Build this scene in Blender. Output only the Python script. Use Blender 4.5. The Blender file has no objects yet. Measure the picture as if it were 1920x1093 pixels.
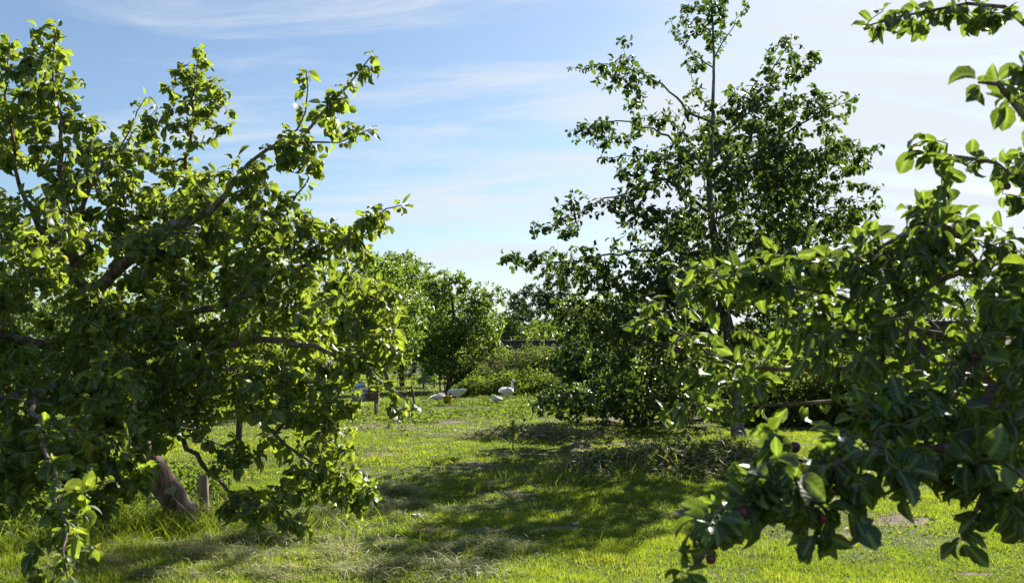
import bpy, math, random
import numpy as np
from mathutils import Vector, Matrix

# ------------------------------------------------------------------ camera, sky, sun, exposure
SC = bpy.context.scene
COL = SC.collection
CAM_H, PITCH, FPX = 1.5, math.radians(3.65), 35.0/36.0*1920.0
cd = bpy.data.cameras.new('camera'); cam = bpy.data.objects.new('camera', cd); COL.objects.link(cam)
cam.location = (0, 0, CAM_H); cam.rotation_euler = (math.pi/2+PITCH, 0, 0)
cd.lens = 35.0; cd.sensor_width = 36.0; cd.clip_start = 0.05; cd.clip_end = 3000
cd.dof.use_dof = True; cd.dof.focus_distance = 13.0; cd.dof.aperture_fstop = 5.6
SC.camera = cam

SUN_AZ, SUN_EL = math.radians(31), math.radians(32.5)      # to the right of the view axis (+Y), above the horizon
S = Vector((math.sin(SUN_AZ)*math.cos(SUN_EL), math.cos(SUN_AZ)*math.cos(SUN_EL), math.sin(SUN_EL)))
sd = bpy.data.lights.new('sun', 'SUN'); sd.energy = 5.0; sd.angle = math.radians(0.5); sd.color = (1.0, 0.95, 0.86)
sun = bpy.data.objects.new('sun', sd); COL.objects.link(sun)
sun.rotation_euler = (-S).to_track_quat('-Z', 'Y').to_euler()

def N(nt, typ, **kw):
    n = nt.nodes.new(typ)
    for k, v in kw.items():
        if k in n.inputs.keys(): n.inputs[k].default_value = v
        else: setattr(n, k, v)
    return n

world = bpy.data.worlds.new('World'); SC.world = world; world.use_nodes = True
wt = world.node_tree; wt.nodes.clear(); L = wt.links.new
out = N(wt, 'ShaderNodeOutputWorld'); bg = N(wt, 'ShaderNodeBackground'); bg.inputs['Strength'].default_value = 0.050
L(bg.outputs[0], out.inputs[0])
sky = N(wt, 'ShaderNodeTexSky'); sky.sky_type = 'NISHITA'; sky.sun_disc = False
sky.sun_elevation = SUN_EL; sky.sun_rotation = SUN_AZ; sky.air_density = 1.0; sky.dust_density = 0.6; sky.ozone_density = 2.0
tc = N(wt, 'ShaderNodeTexCoord'); sep = N(wt, 'ShaderNodeSeparateXYZ'); L(tc.outputs['Generated'], sep.inputs[0])
za = N(wt, 'ShaderNodeMath', operation='MAXIMUM'); L(sep.outputs['Z'], za.inputs[0]); za.inputs[1].default_value = 0.0
zb = N(wt, 'ShaderNodeMath', operation='ADD'); L(za.outputs[0], zb.inputs[0]); zb.inputs[1].default_value = 0.22
dx = N(wt, 'ShaderNodeMath', operation='DIVIDE'); L(sep.outputs['X'], dx.inputs[0]); L(zb.outputs[0], dx.inputs[1])
dy = N(wt, 'ShaderNodeMath', operation='DIVIDE'); L(sep.outputs['Y'], dy.inputs[0]); L(zb.outputs[0], dy.inputs[1])
cmb = N(wt, 'ShaderNodeCombineXYZ'); L(dx.outputs[0], cmb.inputs[0]); L(dy.outputs[0], cmb.inputs[1])
mp1 = N(wt, 'ShaderNodeMapping'); L(cmb.outputs[0], mp1.inputs[0]); mp1.inputs['Rotation'].default_value = (0, 0, math.radians(-14)); mp1.inputs['Scale'].default_value = (0.9, 1.5, 1)
n1 = N(wt, 'ShaderNodeTexNoise'); n1.inputs['Scale'].default_value = 1.15; n1.inputs['Detail'].default_value = 7; n1.inputs['Roughness'].default_value = 0.55; n1.inputs['Distortion'].default_value = 0.35
L(mp1.outputs[0], n1.inputs['Vector'])
mp2 = N(wt, 'ShaderNodeMapping'); L(cmb.outputs[0], mp2.inputs[0]); mp2.inputs['Rotation'].default_value = (0, 0, math.radians(33)); mp2.inputs['Scale'].default_value = (0.9, 2.8, 1); mp2.inputs['Location'].default_value = (3.1, 1.4, 0)
n2 = N(wt, 'ShaderNodeTexNoise'); n2.inputs['Scale'].default_value = 1.6; n2.inputs['Detail'].default_value = 9; n2.inputs['Roughness'].default_value = 0.6; n2.inputs['Distortion'].default_value = 1.1
L(mp2.outputs[0], n2.inputs['Vector'])
# how thick the veil of cirrus is: thin on the left, thick towards the right
gx = N(wt, 'ShaderNodeMapRange'); L(sep.outputs['X'], gx.inputs[0]); gx.inputs[1].default_value = -0.42; gx.inputs[2].default_value = 0.34; gx.inputs[3].default_value = -0.55; gx.inputs[4].default_value = 0.28
gz_ = N(wt, 'ShaderNodeMapRange'); L(sep.outputs['Z'], gz_.inputs[0]); gz_.inputs[1].default_value = 0.02; gz_.inputs[2].default_value = 0.40; gz_.inputs[3].default_value = 0.40; gz_.inputs[4].default_value = -0.12
# the veil thins out overhead and behind the viewer
gh = N(wt, 'ShaderNodeMapRange'); L(sep.outputs['Z'], gh.inputs[0]); gh.inputs[1].default_value = 0.40; gh.inputs[2].default_value = 0.75; gh.inputs[3].default_value = 0.0; gh.inputs[4].default_value = -1.2
gb = N(wt, 'ShaderNodeMapRange'); L(sep.outputs['Y'], gb.inputs[0]); gb.inputs[1].default_value = 0.55; gb.inputs[2].default_value = -0.1; gb.inputs[3].default_value = 0.0; gb.inputs[4].default_value = -1.2
a0_ = N(wt, 'ShaderNodeMath', operation='ADD'); L(gh.outputs[0], a0_.inputs[0]); L(gb.outputs[0], a0_.inputs[1])
a00 = N(wt, 'ShaderNodeMath', operation='ADD'); L(gz_.outputs[0], a00.inputs[0]); L(a0_.outputs[0], a00.inputs[1])
a1 = N(wt, 'ShaderNodeMath', operation='ADD'); L(gx.outputs[0], a1.inputs[0]); L(a00.outputs[0], a1.inputs[1])
m1 = N(wt, 'ShaderNodeMath', operation='MULTIPLY_ADD'); L(n1.outputs[0], m1.inputs[0]); m1.inputs[1].default_value = 1.5; L(a1.outputs[0], m1.inputs[2])
m2 = N(wt, 'ShaderNodeMath', operation='MULTIPLY_ADD'); L(n2.outputs[0], m2.inputs[0]); m2.inputs[1].default_value = 2.4; L(m1.outputs[0], m2.inputs[2])
cf = N(wt, 'ShaderNodeMapRange', interpolation_type='SMOOTHSTEP'); L(m2.outputs[0], cf.inputs[0]); cf.inputs[1].default_value = 1.50; cf.inputs[2].default_value = 2.62; cf.inputs[3].default_value = 0.05; cf.inputs[4].default_value = 0.95
mx = N(wt, 'ShaderNodeMix', data_type='RGBA'); L(cf.outputs[0], mx.inputs['Factor'])
tin = N(wt, 'ShaderNodeMix', data_type='RGBA', blend_type='MULTIPLY'); tin.inputs['Factor'].default_value = 1.0
L(sky.outputs[0], tin.inputs['A']); tin.inputs['B'].default_value = (.88, .97, 1.04, 1)
L(tin.outputs['Result'], mx.inputs['A']); mx.inputs['B'].default_value = (6.5, 6.95, 7.35, 1)
L(mx.outputs['Result'], bg.inputs['Color'])

SC.view_settings.view_transform = 'Standard'; SC.view_settings.look = 'None'
SC.view_settings.exposure = 1.33; SC.view_settings.gamma = 1.0; SC.view_settings.use_curve_mapping = False
SC.cycles.max_bounces = 8; SC.cycles.transmission_bounces = 6; SC.cycles.diffuse_bounces = 4

# ------------------------------------------------------------------ helpers
def at(px, py, Y):
    """world point seen at a pixel of the 1920 x 1093 photograph, Y metres ahead"""
    u = (px-960.0)/FPX; v = (546.5-py)/FPX
    c, s = math.cos(PITCH), math.sin(PITCH)
    d = np.array([u, c - v*s, s + v*c])
    return np.array([0, 0, CAM_H]) + d*(Y/d[1])

def vnoise(p, seed=0):
    """value noise 0..1 at points p (N,2 or N,3)"""
    p = np.asarray(p, float)
    if p.shape[1] == 2: p = np.concatenate([p, np.zeros((len(p), 1))], 1)
    i = np.floor(p).astype(np.int64); f = p-i; f = f*f*(3-2*f)
    def h(a, b, c):
        n = (a*374761393 + b*668265263 + c*2147483647 + seed*974634777) & 0xffffffff
        n = ((n ^ (n >> 13))*1274126177) & 0xffffffff
        n = ((n ^ (n >> 16))*2246822519) & 0xffffffff
        return ((n ^ (n >> 15)) & 0xffffff)/float(0xffffff)
    r = 0
    for a in (0, 1):
        for b in (0, 1):
            for c in (0, 1):
                w = (f[:, 0] if a else 1-f[:, 0])*(f[:, 1] if b else 1-f[:, 1])*(f[:, 2] if c else 1-f[:, 2])
                r = r + w*h(i[:, 0]+a, i[:, 1]+b, i[:, 2]+c)
    return r
def fnoise(p, seed=0, o=3):
    p = np.asarray(p, float); r = 0; a = 1; t = 0
    for k in range(o):
        r = r + a*vnoise(p*(2.03**k), seed+k*17); t += a; a *= .5
    return r/t

# heaps and molehills raise the ground: x, y, radius x, radius y, height, kind
def gpt(px, py):
    Y = 1.5*FPX/(py-665.6); return ((px-960)/FPX*Y, Y)
HEAPS = []
for (px, py, rx, ry, h) in ((620, 975, .70, .40, .05), (730, 955, .6, .4, .05), (480, 1010, .8, .45, .05), (880, 1035, .45, .28, .06), (800, 1070, .5, .25, .05), (560, 1060, .7, .3, .04), (330, 1040, .8, .4, .04), (690, 1030, .6, .3, .05),
                            (150, 1060, .6, .3, .03), (430, 1075, .6, .25, .03), (740, 925, .35, .25, .04), (960, 905, .4, .25, .02)):
    x, y = gpt(px, py); HEAPS.append((x, y, rx, ry, h))
BRUSH = []
for (px, py, rx, ry, h) in ((1290, 880, 1.15, .8, .22), (1200, 868, .7, .6, .14), (1380, 878, .8, .6, .16), (1130, 880, .6, .4, .06), (1000, 818, 1.2, .8, .05)):
    x, y = gpt(px, py); BRUSH.append((x, y, rx, ry, h))
SOIL = []
for (px, py, rx, ry) in ((1680, 972, .36, .30), (1590, 1000, .16, .14), (1830, 1068, .14, .07), (1085, 838, .30, .5), (930, 808, .55, .6), (960, 925, .45, .28), (1180, 832, .6, .5),
                         (910, 772, .8, .9), (1010, 768, 1.2, 1.2), (900, 870, .4, .4), (1290, 960, .3, .2), (1120, 770, 1.5, 2.2), (1240, 782, 2., 2.2), (760, 800, .3, .5), (1050, 990, .25, .15), (840, 790, .5, .8), (720, 850, .35, .4), (1150, 860, .5, .35), (1000, 850, .5, .3), (860, 990, .3, .15), (1540, 930, .3, .2), (700, 800, .4, .6), (640, 880, .35, .3), (1480, 900, .4, .3)):
    x, y = gpt(px, py); SOIL.append((x, y, rx, ry))
def bump(x, y, lst):
    z = np.zeros_like(x)
    for (cx, cy, rx, ry, h) in lst:
        d = ((x-cx)/rx)**2+((y-cy)/ry)**2
        z = z+h*np.exp(-d*1.3)
    return z
def gz(x, y):
    x = np.asarray(x, float); y = np.asarray(y, float); sh = x.shape; x = x.ravel(); y = y.ravel()
    p = np.stack([x, y], 1)
    z = 0.05*(fnoise(p*.55, 3, 2)-.5)+0.035*(vnoise(p*2.3, 5)-.5)
    z = z*np.clip(1-np.hypot(x, y)/120, 0, 1)
    z = z+bump(x, y, HEAPS)*(.25+1.3*fnoise(p*3.1, 41, 3))*.8+bump(x, y, BRUSH)*.6
    mx_, my_ = gpt(1085, 838); z = z+.10*np.exp(-(((x-mx_)/.22)**2+((y-my_)/.25)**2))
    return z.reshape(sh)
def soilmask(x, y):
    m = np.zeros_like(x)
    nn = fnoise(np.stack([x, y], 1)*5.5, 9, 3)
    for (cx, cy, rx, ry) in SOIL:
        d = np.sqrt(((x-cx)/rx)**2+((y-cy)/ry)**2)
        m = np.maximum(m, np.clip((1.25-d+(nn-.5)*1.8)*1.6, 0, 1))
    return m
def G(x, y): return float(gz(np.array([x]), np.array([y]))[0])

def tag(o, label=None, cat=None, group=None, kind=None):
    if label: o['label'] = label
    if cat: o['category'] = cat
    if group: o['group'] = group
    if kind: o['kind'] = kind
    return o
def empty(name, loc, label, cat, group=None, rz=0):
    o = bpy.data.objects.new(name, None); COL.objects.link(o); o.location = loc; o.rotation_euler = (0, 0, rz); o.empty_display_size = .2
    return tag(o, label, cat, group)
def mesh(name, V, F, mat, parent=None, attrs=None, uv=None, smooth=True, mats=None):
    """V (n,3); F list of int arrays (m,k); attrs name->(n,) float; object origin at the parent's"""
    V = np.asarray(V, np.float32)
    if parent is not None:
        V = V-np.array(parent.location, np.float32)
    me = bpy.data.meshes.new(name)
    F = [np.asarray(f, np.int32) for f in F if len(f)]
    nl = sum(f.size for f in F); nf = sum(len(f) for f in F)
    me.vertices.add(len(V)); me.vertices.foreach_set('co', V.ravel())
    me.loops.add(nl); li = np.concatenate([f.ravel() for f in F]); me.loops.foreach_set('vertex_index', li)
    me.polygons.add(nf)
    tot = np.concatenate([np.full(len(f), f.shape[1], np.int32) for f in F]); st = np.concatenate([[0], np.cumsum(tot)[:-1]]).astype(np.int32)
    me.polygons.foreach_set('loop_start', st)
    me.polygons.foreach_set('loop_total', tot)
    if smooth: me.polygons.foreach_set('use_smooth', np.ones(nf, bool))
    me.update(calc_edges=True)
    if attrs:
        for k, a in attrs.items():
            at_ = me.attributes.new(k, 'FLOAT', 'POINT'); at_.data.foreach_set('value', np.asarray(a, np.float32))
    if uv is not None:
        ul = me.uv_layers.new(name='UVMap'); ul.data.foreach_set('uv', np.asarray(uv, np.float32)[li].ravel())
    me.materials.append(mat)
    o = bpy.data.objects.new(name, me); COL.objects.link(o)
    if parent is not None: o.parent = parent
    return o

class MB:
    """collects boxes, tubes, lofts and discs; build() links them as one mesh"""
    def __init__(s): s.V = []; s.F = {3: [], 4: []}; s.n = 0
    def add(s, V, F):
        s.V.append(np.asarray(V, float))
        for f in F: s.F[len(f)].append([i+s.n for i in f])
        s.n += len(V)
    def addA(s, V, F4=None, F3=None):
        s.V.append(V)
        if F4 is not None: s.F[4].extend((np.asarray(F4)+s.n).tolist())
        if F3 is not None: s.F[3].extend((np.asarray(F3)+s.n).tolist())
        s.n += len(V)
    def box(s, c, size, rz=0, rx=0, taper=1.0, bev=0.0):
        a, b, h = [t/2 for t in size]
        P = []
        if bev > 0:
            for (z, k) in ((-h, bev), (-h+bev, 0), (h-bev, 0), (h, bev)):
                for (x, y) in ((-a+k, -b+bev), (-a+bev, -b+k), (a-bev, -b+k), (a-k, -b+bev), (a-k, b-bev), (a-bev, b-k), (-a+bev, b-k), (-a+k, b-bev)):
                    P.append((x, y, z))
            F = []
            for r in range(3):
                for i in range(8): F.append((r*8+i, r*8+(i+1) % 8, r*8+8+(i+1) % 8, r*8+8+i))
            for o_, rv in ((0, 1), (24, 0)):
                q = [(0, 1, 2, 3), (0, 3, 4, 7), (7, 4, 5, 6)]
                for f in q:
                    f = [o_+i for i in f]; F.append(f[::-1] if rv else f)
        else:
            for z in (-h, h):
                for (x, y) in ((-a, -b), (a, -b), (a, b), (-a, b)): P.append((x, y, z))
            F = [(3, 2, 1, 0), (4, 5, 6, 7), (0, 1, 5, 4), (1, 2, 6, 5), (2, 3, 7, 6), (3, 0, 4, 7)]
        P = np.array(P)
        P[:, :2] *= np.where(P[:, 2] > 0, taper, 1.0)[:, None]
        M = np.array(Matrix.Rotation(rz, 3, 'Z') @ Matrix.Rotation(rx, 3, 'X'))
        s.add(P@M.T+np.array(c), F)
    def loft(s, pts, wid, hgt, k=12, cap=True, up=(0, 0, 1)):
        pts = np.asarray(pts, float); n = len(pts); V = []
        T = np.gradient(pts, axis=0); T /= np.linalg.norm(T, axis=1)[:, None]+1e-9
        upv = np.array(up, float); side = None
        for i in range(n):
            if side is None:
                sd_ = np.cross(T[i], upv); sd_ /= np.linalg.norm(sd_)+1e-9
            else:
                sd_ = side-T[i]*side.dot(T[i]); sd_ /= np.linalg.norm(sd_)+1e-9
            side = sd_; u = np.cross(side, T[i])
            for j in range(k):
                a = 2*math.pi*j/k
                V.append(pts[i]+side*math.cos(a)*wid[i]+u*math.sin(a)*hgt[i])
        F = []
        for i in range(n-1):
            for j in range(k):
                F.append((i*k+j, (i+1)*k+j, (i+1)*k+(j+1) % k, i*k+(j+1) % k)[::-1])
        if cap:
            V.append(pts[0]); V.append(pts[-1])
            for j in range(k):
                F.append((n*k, (j+1) % k, j)[::-1]); F.append((n*k+1, (n-1)*k+j, (n-1)*k+(j+1) % k)[::-1])
        s.add(V, F)
    def tube(s, pts, r, k=8, cap=True):
        r = [r]*len(pts) if np.isscalar(r) else r
        up = (0, 0, 1)
        d = np.array(pts[-1])-np.array(pts[0])
        if abs(d[2]) > .8*np.linalg.norm(d): up = (0, 1, 0)
        s.loft(pts, r, r, k, cap, up)
    def build(s, name, mat, parent=None, smooth=True, local=False, **kw):
        V = np.concatenate(s.V)
        if local and parent is not None: V = V+np.array(parent.location)
        return mesh(name, V, [np.array(s.F[3]).reshape(-1, 3), np.array(s.F[4]).reshape(-1, 4)], mat, parent, smooth=smooth, **kw)

# ------------------------------------------------------------------ materials
def newmat(name):
    m = bpy.data.materials.new(name); m.use_nodes = True; nt = m.node_tree; nt.nodes.clear()
    o = N(nt, 'ShaderNodeOutputMaterial'); return m, nt, o
def ramp(nt, stops, fac):
    r = N(nt, 'ShaderNodeValToRGB'); e = r.color_ramp.elements
    while len(e) > 1: e.remove(e[0])
    e[0].position = stops[0][0]; e[0].color = (*stops[0][1], 1)
    for p, c in stops[1:]:
        q = e.new(p); q.color = (*c, 1)
    nt.links.new(fac, r.inputs[0]); return r

def leaf_mat(name, stops, trans, tmix=.4, rough=.42, spec=.5, vein=True):
    """stops: colours over the per-leaf value 'tint'; trans: colour of light coming through the leaf"""
    m, nt, o = newmat(name); L = nt.links.new
    a = N(nt, 'ShaderNodeAttribute', attribute_name='tint')
    r = ramp(nt, stops, a.outputs['Fac'])
    tco = N(nt, 'ShaderNodeTexCoord')
    nz = N(nt, 'ShaderNodeTexNoise'); nz.inputs['Scale'].default_value = 30; nz.inputs['Detail'].default_value = 2; L(tco.outputs['Object'], nz.inputs['Vector'])
    mr = N(nt, 'ShaderNodeMapRange'); L(nz.outputs[0], mr.inputs[0]); mr.inputs[1].default_value = .3; mr.inputs[2].default_value = .7; mr.inputs[3].default_value = .75; mr.inputs[4].default_value = 1.25
    col = N(nt, 'ShaderNodeMix', data_type='RGBA', blend_type='MULTIPLY'); col.inputs['Factor'].default_value = 1; L(r.outputs[0], col.inputs['A']); L(mr.outputs[0], col.inputs['B'])
    c_out = col.outputs['Result']; tr_out = None
    tcol = N(nt, 'ShaderNodeMix', data_type='RGBA', blend_type='MULTIPLY'); tcol.inputs['Factor'].default_value = 1
    tcol.inputs['A'].default_value = (*trans, 1); L(mr.outputs[0], tcol.inputs['B'])
    p = N(nt, 'ShaderNodeBsdfPrincipled'); p.inputs['Roughness'].default_value = rough; p.inputs['Specular IOR Level'].default_value = spec
    if vein:
        uv = N(nt, 'ShaderNodeUVMap'); su = N(nt, 'ShaderNodeSeparateXYZ'); L(uv.outputs[0], su.inputs[0])
        ab = N(nt, 'ShaderNodeMath', operation='ABSOLUTE'); L(su.outputs['Y'], ab.inputs[0])
        mid = N(nt, 'ShaderNodeMapRange'); L(ab.outputs[0], mid.inputs[0]); mid.inputs[1].default_value = .03; mid.inputs[2].default_value = .10; mid.inputs[3].default_value = 1; mid.inputs[4].default_value = 0
        # side veins
        v1 = N(nt, 'ShaderNodeMath', operation='MULTIPLY_ADD'); L(ab.outputs[0], v1.inputs[0]); v1.inputs[1].default_value = -.45; L(su.outputs['X'], v1.inputs[2])
        v2 = N(nt, 'ShaderNodeMath', operation='MULTIPLY'); L(v1.outputs[0], v2.inputs[0]); v2.inputs[1].default_value = 44
        v3 = N(nt, 'ShaderNodeMath', operation='SINE'); L(v2.outputs[0], v3.inputs[0])
        v4 = N(nt, 'ShaderNodeMapRange'); L(v3.outputs[0], v4.inputs[0]); v4.inputs[1].default_value = .80; v4.inputs[2].default_value = 1; v4.inputs[3].default_value = 0; v4.inputs[4].default_value = .45
        vm = N(nt, 'ShaderNodeMath', operation='MAXIMUM'); L(mid.outputs[0], vm.inputs[0]); L(v4.outputs[0], vm.inputs[1])
        vc = N(nt, 'ShaderNodeMix', data_type='RGBA'); L(vm.outputs[0], vc.inputs['Factor']); L(c_out, vc.inputs['A']); vc.inputs['B'].default_value = (.16, .22, .07, 1)
        c_out = vc.outputs['Result']
        bp = N(nt, 'ShaderNodeBump'); bp.inputs['Strength'].default_value = .14; bp.inputs['Distance'].default_value = .003
        L(v3.outputs[0], bp.inputs['Height']); L(bp.outputs[0], p.inputs['Normal'])
    L(c_out, p.inputs['Base Color'])
    t = N(nt, 'ShaderNodeBsdfTranslucent')
    tm = N(nt, 'ShaderNodeMix', data_type='RGBA', blend_type='MIX'); tm.inputs['Factor'].default_value = .45
    sc_ = N(nt, 'ShaderNodeMix', data_type='RGBA', blend_type='MULTIPLY'); sc_.inputs['Factor'].default_value = 1; L(c_out, sc_.inputs['A']); sc_.inputs['B'].default_value = (3.4, 3.6, 1.6, 1)
    L(tcol.outputs['Result'], tm.inputs['A']); L(sc_.outputs['Result'], tm.inputs['B']); L(tm.outputs['Result'], t.inputs[0])
    ms = N(nt, 'ShaderNodeMixShader'); ms.inputs[0].default_value = tmix; L(p.outputs[0], ms.inputs[1]); L(t.outputs[0], ms.inputs[2]); L(ms.outputs[0], o.inputs[0])
    return m

def bark(name, c1, c2, c3, lich=(.30, .31, .24)):
    m = plain(name, c1, c2, 24, .88, .8, .2, 9, (1, 1, .3), .02, c3=c3); nt = m.node_tree; L = nt.links.new
    p = [n for n in nt.nodes if n.type == 'BSDF_PRINCIPLED'][0]; src = p.inputs['Base Color'].links[0].from_socket
    tco = N(nt, 'ShaderNodeTexCoord'); v = N(nt, 'ShaderNodeTexNoise'); v.inputs['Scale'].default_value = 11; v.inputs['Detail'].default_value = 5; L(tco.outputs['Object'], v.inputs['Vector'])
    mr = N(nt, 'ShaderNodeMapRange'); L(v.outputs[0], mr.inputs[0]); mr.inputs[1].default_value = .56; mr.inputs[2].default_value = .62; mr.inputs[3].default_value = 0; mr.inputs[4].default_value = .75
    mx = N(nt, 'ShaderNodeMix', data_type='RGBA'); L(mr.outputs[0], mx.inputs['Factor']); L(src, mx.inputs['A']); mx.inputs['B'].default_value = (*lich, 1); L(mx.outputs['Result'], p.inputs['Base Color']); return m

def plain(name, c1, c2, scale=8, rough=.8, bump_=.3, spec=.3, detail=6, stretch=(1, 1, 1), dist=.02, c3=None, coord='Object'):
    m, nt, o = newmat(name); L = nt.links.new
    tco = N(nt, 'ShaderNodeTexCoord'); mp = N(nt, 'ShaderNodeMapping'); mp.inputs['Scale'].default_value = stretch; L(tco.outputs[coord], mp.inputs[0])
    nz = N(nt, 'ShaderNodeTexNoise'); nz.inputs['Scale'].default_value = scale; nz.inputs['Detail'].default_value = detail; nz.inputs['Roughness'].default_value = .6; L(mp.outputs[0], nz.inputs['Vector'])
    st = [(.32, c1), (.66, c2)] if c3 is None else [(.3, c1), (.5, c2), (.7, c3)]
    r = ramp(nt, st, nz.outputs[0])
    p = N(nt, 'ShaderNodeBsdfPrincipled'); p.inputs['Roughness'].default_value = rough; p.inputs['Specular IOR Level'].default_value = spec
    L(r.outputs[0], p.inputs['Base Color'])
    if bump_:
        b = N(nt, 'ShaderNodeBump'); b.inputs['Strength'].default_value = bump_; b.inputs['Distance'].default_value = dist; L(nz.outputs[0], b.inputs['Height']); L(b.outputs[0], p.inputs['Normal'])
    L(p.outputs[0], o.inputs[0]); return m

M = {}
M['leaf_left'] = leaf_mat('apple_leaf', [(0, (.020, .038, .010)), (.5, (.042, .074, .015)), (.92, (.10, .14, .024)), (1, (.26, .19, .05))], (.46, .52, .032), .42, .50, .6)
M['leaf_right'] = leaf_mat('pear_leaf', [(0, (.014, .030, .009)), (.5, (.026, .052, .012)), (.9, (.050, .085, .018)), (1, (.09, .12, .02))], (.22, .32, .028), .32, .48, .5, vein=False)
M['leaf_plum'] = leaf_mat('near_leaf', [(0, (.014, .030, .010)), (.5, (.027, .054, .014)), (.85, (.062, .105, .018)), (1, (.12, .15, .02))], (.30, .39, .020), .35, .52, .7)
M['leaf_far'] = leaf_mat('far_leaf', [(0, (.030, .055, .014)), (.5, (.055, .095, .022)), (.9, (.10, .15, .035)), (1, (.16, .18, .05))], (.24, .34, .05), .34, .45, .5, vein=False)
M['leaf_far_dark'] = leaf_mat('far_dark_leaf', [(0, (.018, .034, .014)), (.6, (.034, .060, .024)), (1, (.065, .10, .04))], (.12, .20, .05), .28, .5, .4, vein=False)
M['leaf_light'] = leaf_mat('light_leaf', [(0, (.040, .070, .012)), (.5, (.075, .125, .020)), (1, (.14, .20, .035))], (.34, .44, .04), .38, .42, .5, vein=False)
M['weed'] = leaf_mat('weed_leaf', [(0, (.025, .045, .010)), (.5, (.052, .085, .018)), (.8, (.09, .12, .03)), (1, (.16, .13, .06))], (.30, .40, .04), .38, .7, .2, vein=False)
M['nettle'] = leaf_mat('nettle_leaf', [(0, (.03, .05, .014)), (.5, (.07, .10, .026)), (.8, (.13, .15, .05)), (1, (.22, .17, .10))], (.28, .34, .07), .34, .7, .2, vein=False)
M['grass'] = leaf_mat('grass_blade', [(0, (.020, .040, .006)), (.35, (.055, .095, .010)), (.65, (.120, .155, .016)), (.85, (.20, .20, .035)), (1, (.34, .28, .12))], (.40, .50, .020), .44, .5, .3, vein=False)
M['hay'] = leaf_mat('hay_blade', [(0, (.09, .12, .04)), (.4, (.22, .24, .11)), (.8, (.38, .35, .20)), (1, (.48, .37, .22))], (.34, .34, .14), .3, .6, .25, vein=False)
M['dead'] = leaf_mat('withered_leaf', [(0, (.06, .07, .03)), (.4, (.14, .13, .06)), (.75, (.26, .21, .12)), (1, (.40, .34, .26))], (.30, .26, .10), .25, .6, .3, vein=False)
M['bark'] = bark('apple_bark', (.05, .034, .027), (.17, .115, .09), (.32, .23, .185))
M['bark_grey'] = bark('grey_bark', (.05, .042, .034), (.14, .12, .10), (.24, .21, .17))
M['bark_dark'] = plain('dark_bark', (.035, .028, .022), (.10, .08, .062), 20, .9, .6, .2, 8, (1, 1, .4), .015)
M['post'] = plain('weathered_wood', (.16, .12, .08), (.33, .26, .18), 14, .85, .4, .2, 6, (3, 3, .3), .006)

# ground: thatch and soil, green further off where the blades stop
m, nt, o = newmat('meadow_ground'); L = nt.links.new
tco = N(nt, 'ShaderNodeTexCoord')
n1 = N(nt, 'ShaderNodeTexNoise'); n1.inputs['Scale'].default_value = 9; n1.inputs['Detail'].default_value = 8; L(tco.outputs['Object'], n1.inputs['Vector'])
n2 = N(nt, 'ShaderNodeTexNoise'); n2.inputs['Scale'].default_value = 55; n2.inputs['Detail'].default_value = 6; L(tco.outputs['Object'], n2.inputs['Vector'])
ad = N(nt, 'ShaderNodeMath', operation='MULTIPLY_ADD'); L(n2.outputs[0], ad.inputs[0]); ad.inputs[1].default_value = .6; 
hm = N(nt, 'ShaderNodeMath', operation='MULTIPLY'); L(n1.outputs[0], hm.inputs[0]); hm.inputs[1].default_value = .45; L(hm.outputs[0], ad.inputs[2])
rg = ramp(nt, [(.30, (.030, .040, .012)), (.5, (.060, .080, .018)), (.62, (.105, .115, .035)), (.75, (.16, .14, .07))], ad.outputs[0])
rs = ramp(nt, [(.30, (.07, .055, .035)), (.5, (.16, .125, .085)), (.7, (.28, .225, .165))], ad.outputs[0])
sa = N(nt, 'ShaderNodeAttribute', attribute_name='soil')
mm = N(nt, 'ShaderNodeMix', data_type='RGBA'); L(sa.outputs['Fac'], mm.inputs['Factor']); L(rg.outputs[0], mm.inputs['A']); L(rs.outputs[0], mm.inputs['B'])
p = N(nt, 'ShaderNodeBsdfPrincipled'); p.inputs['Roughness'].default_value = .95; p.inputs['Specular IOR Level'].default_value = .1
b = N(nt, 'ShaderNodeBump'); b.inputs['Strength'].default_value = .9; b.inputs['Distance'].default_value = .03; L(ad.outputs[0], b.inputs['Height']); L(b.outputs[0], p.inputs['Normal'])
L(mm.outputs['Result'], p.inputs['Base Color']); L(p.outputs[0], o.inputs[0]); M['ground'] = m

# ------------------------------------------------------------------ ground sheet
def spaced(lo, hi, fine_lo, fine_hi, step, growth=1.18):
    v = list(np.arange(fine_lo, fine_hi, step)); s = step; x = v[-1]
    while x < hi: s *= growth; x += s; v.append(x)
    s = step; x = fine_lo
    while x > lo: s *= growth; x -= s; v.insert(0, x)
    return np.array(v)
xs = spaced(-600, 600, -7, 9, .09); ys = spaced(-80, 1200, 4, 22, .09, 1.10)
X, Y = np.meshgrid(xs, ys); Z = gz(X, Y); nx, ny = len(xs), len(ys)
V = np.stack([X.ravel(), Y.ravel(), Z.ravel()], 1)
i = np.arange((nx-1)*(ny-1)); r_, c_ = i//(nx-1), i % (nx-1); a_ = r_*nx+c_
g = mesh('ground', V, [np.stack([a_, a_+1, a_+nx+1, a_+nx], 1)], M['ground'], attrs={'soil': soilmask(V[:, 0], V[:, 1])})
tag(g, kind='structure')

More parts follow.
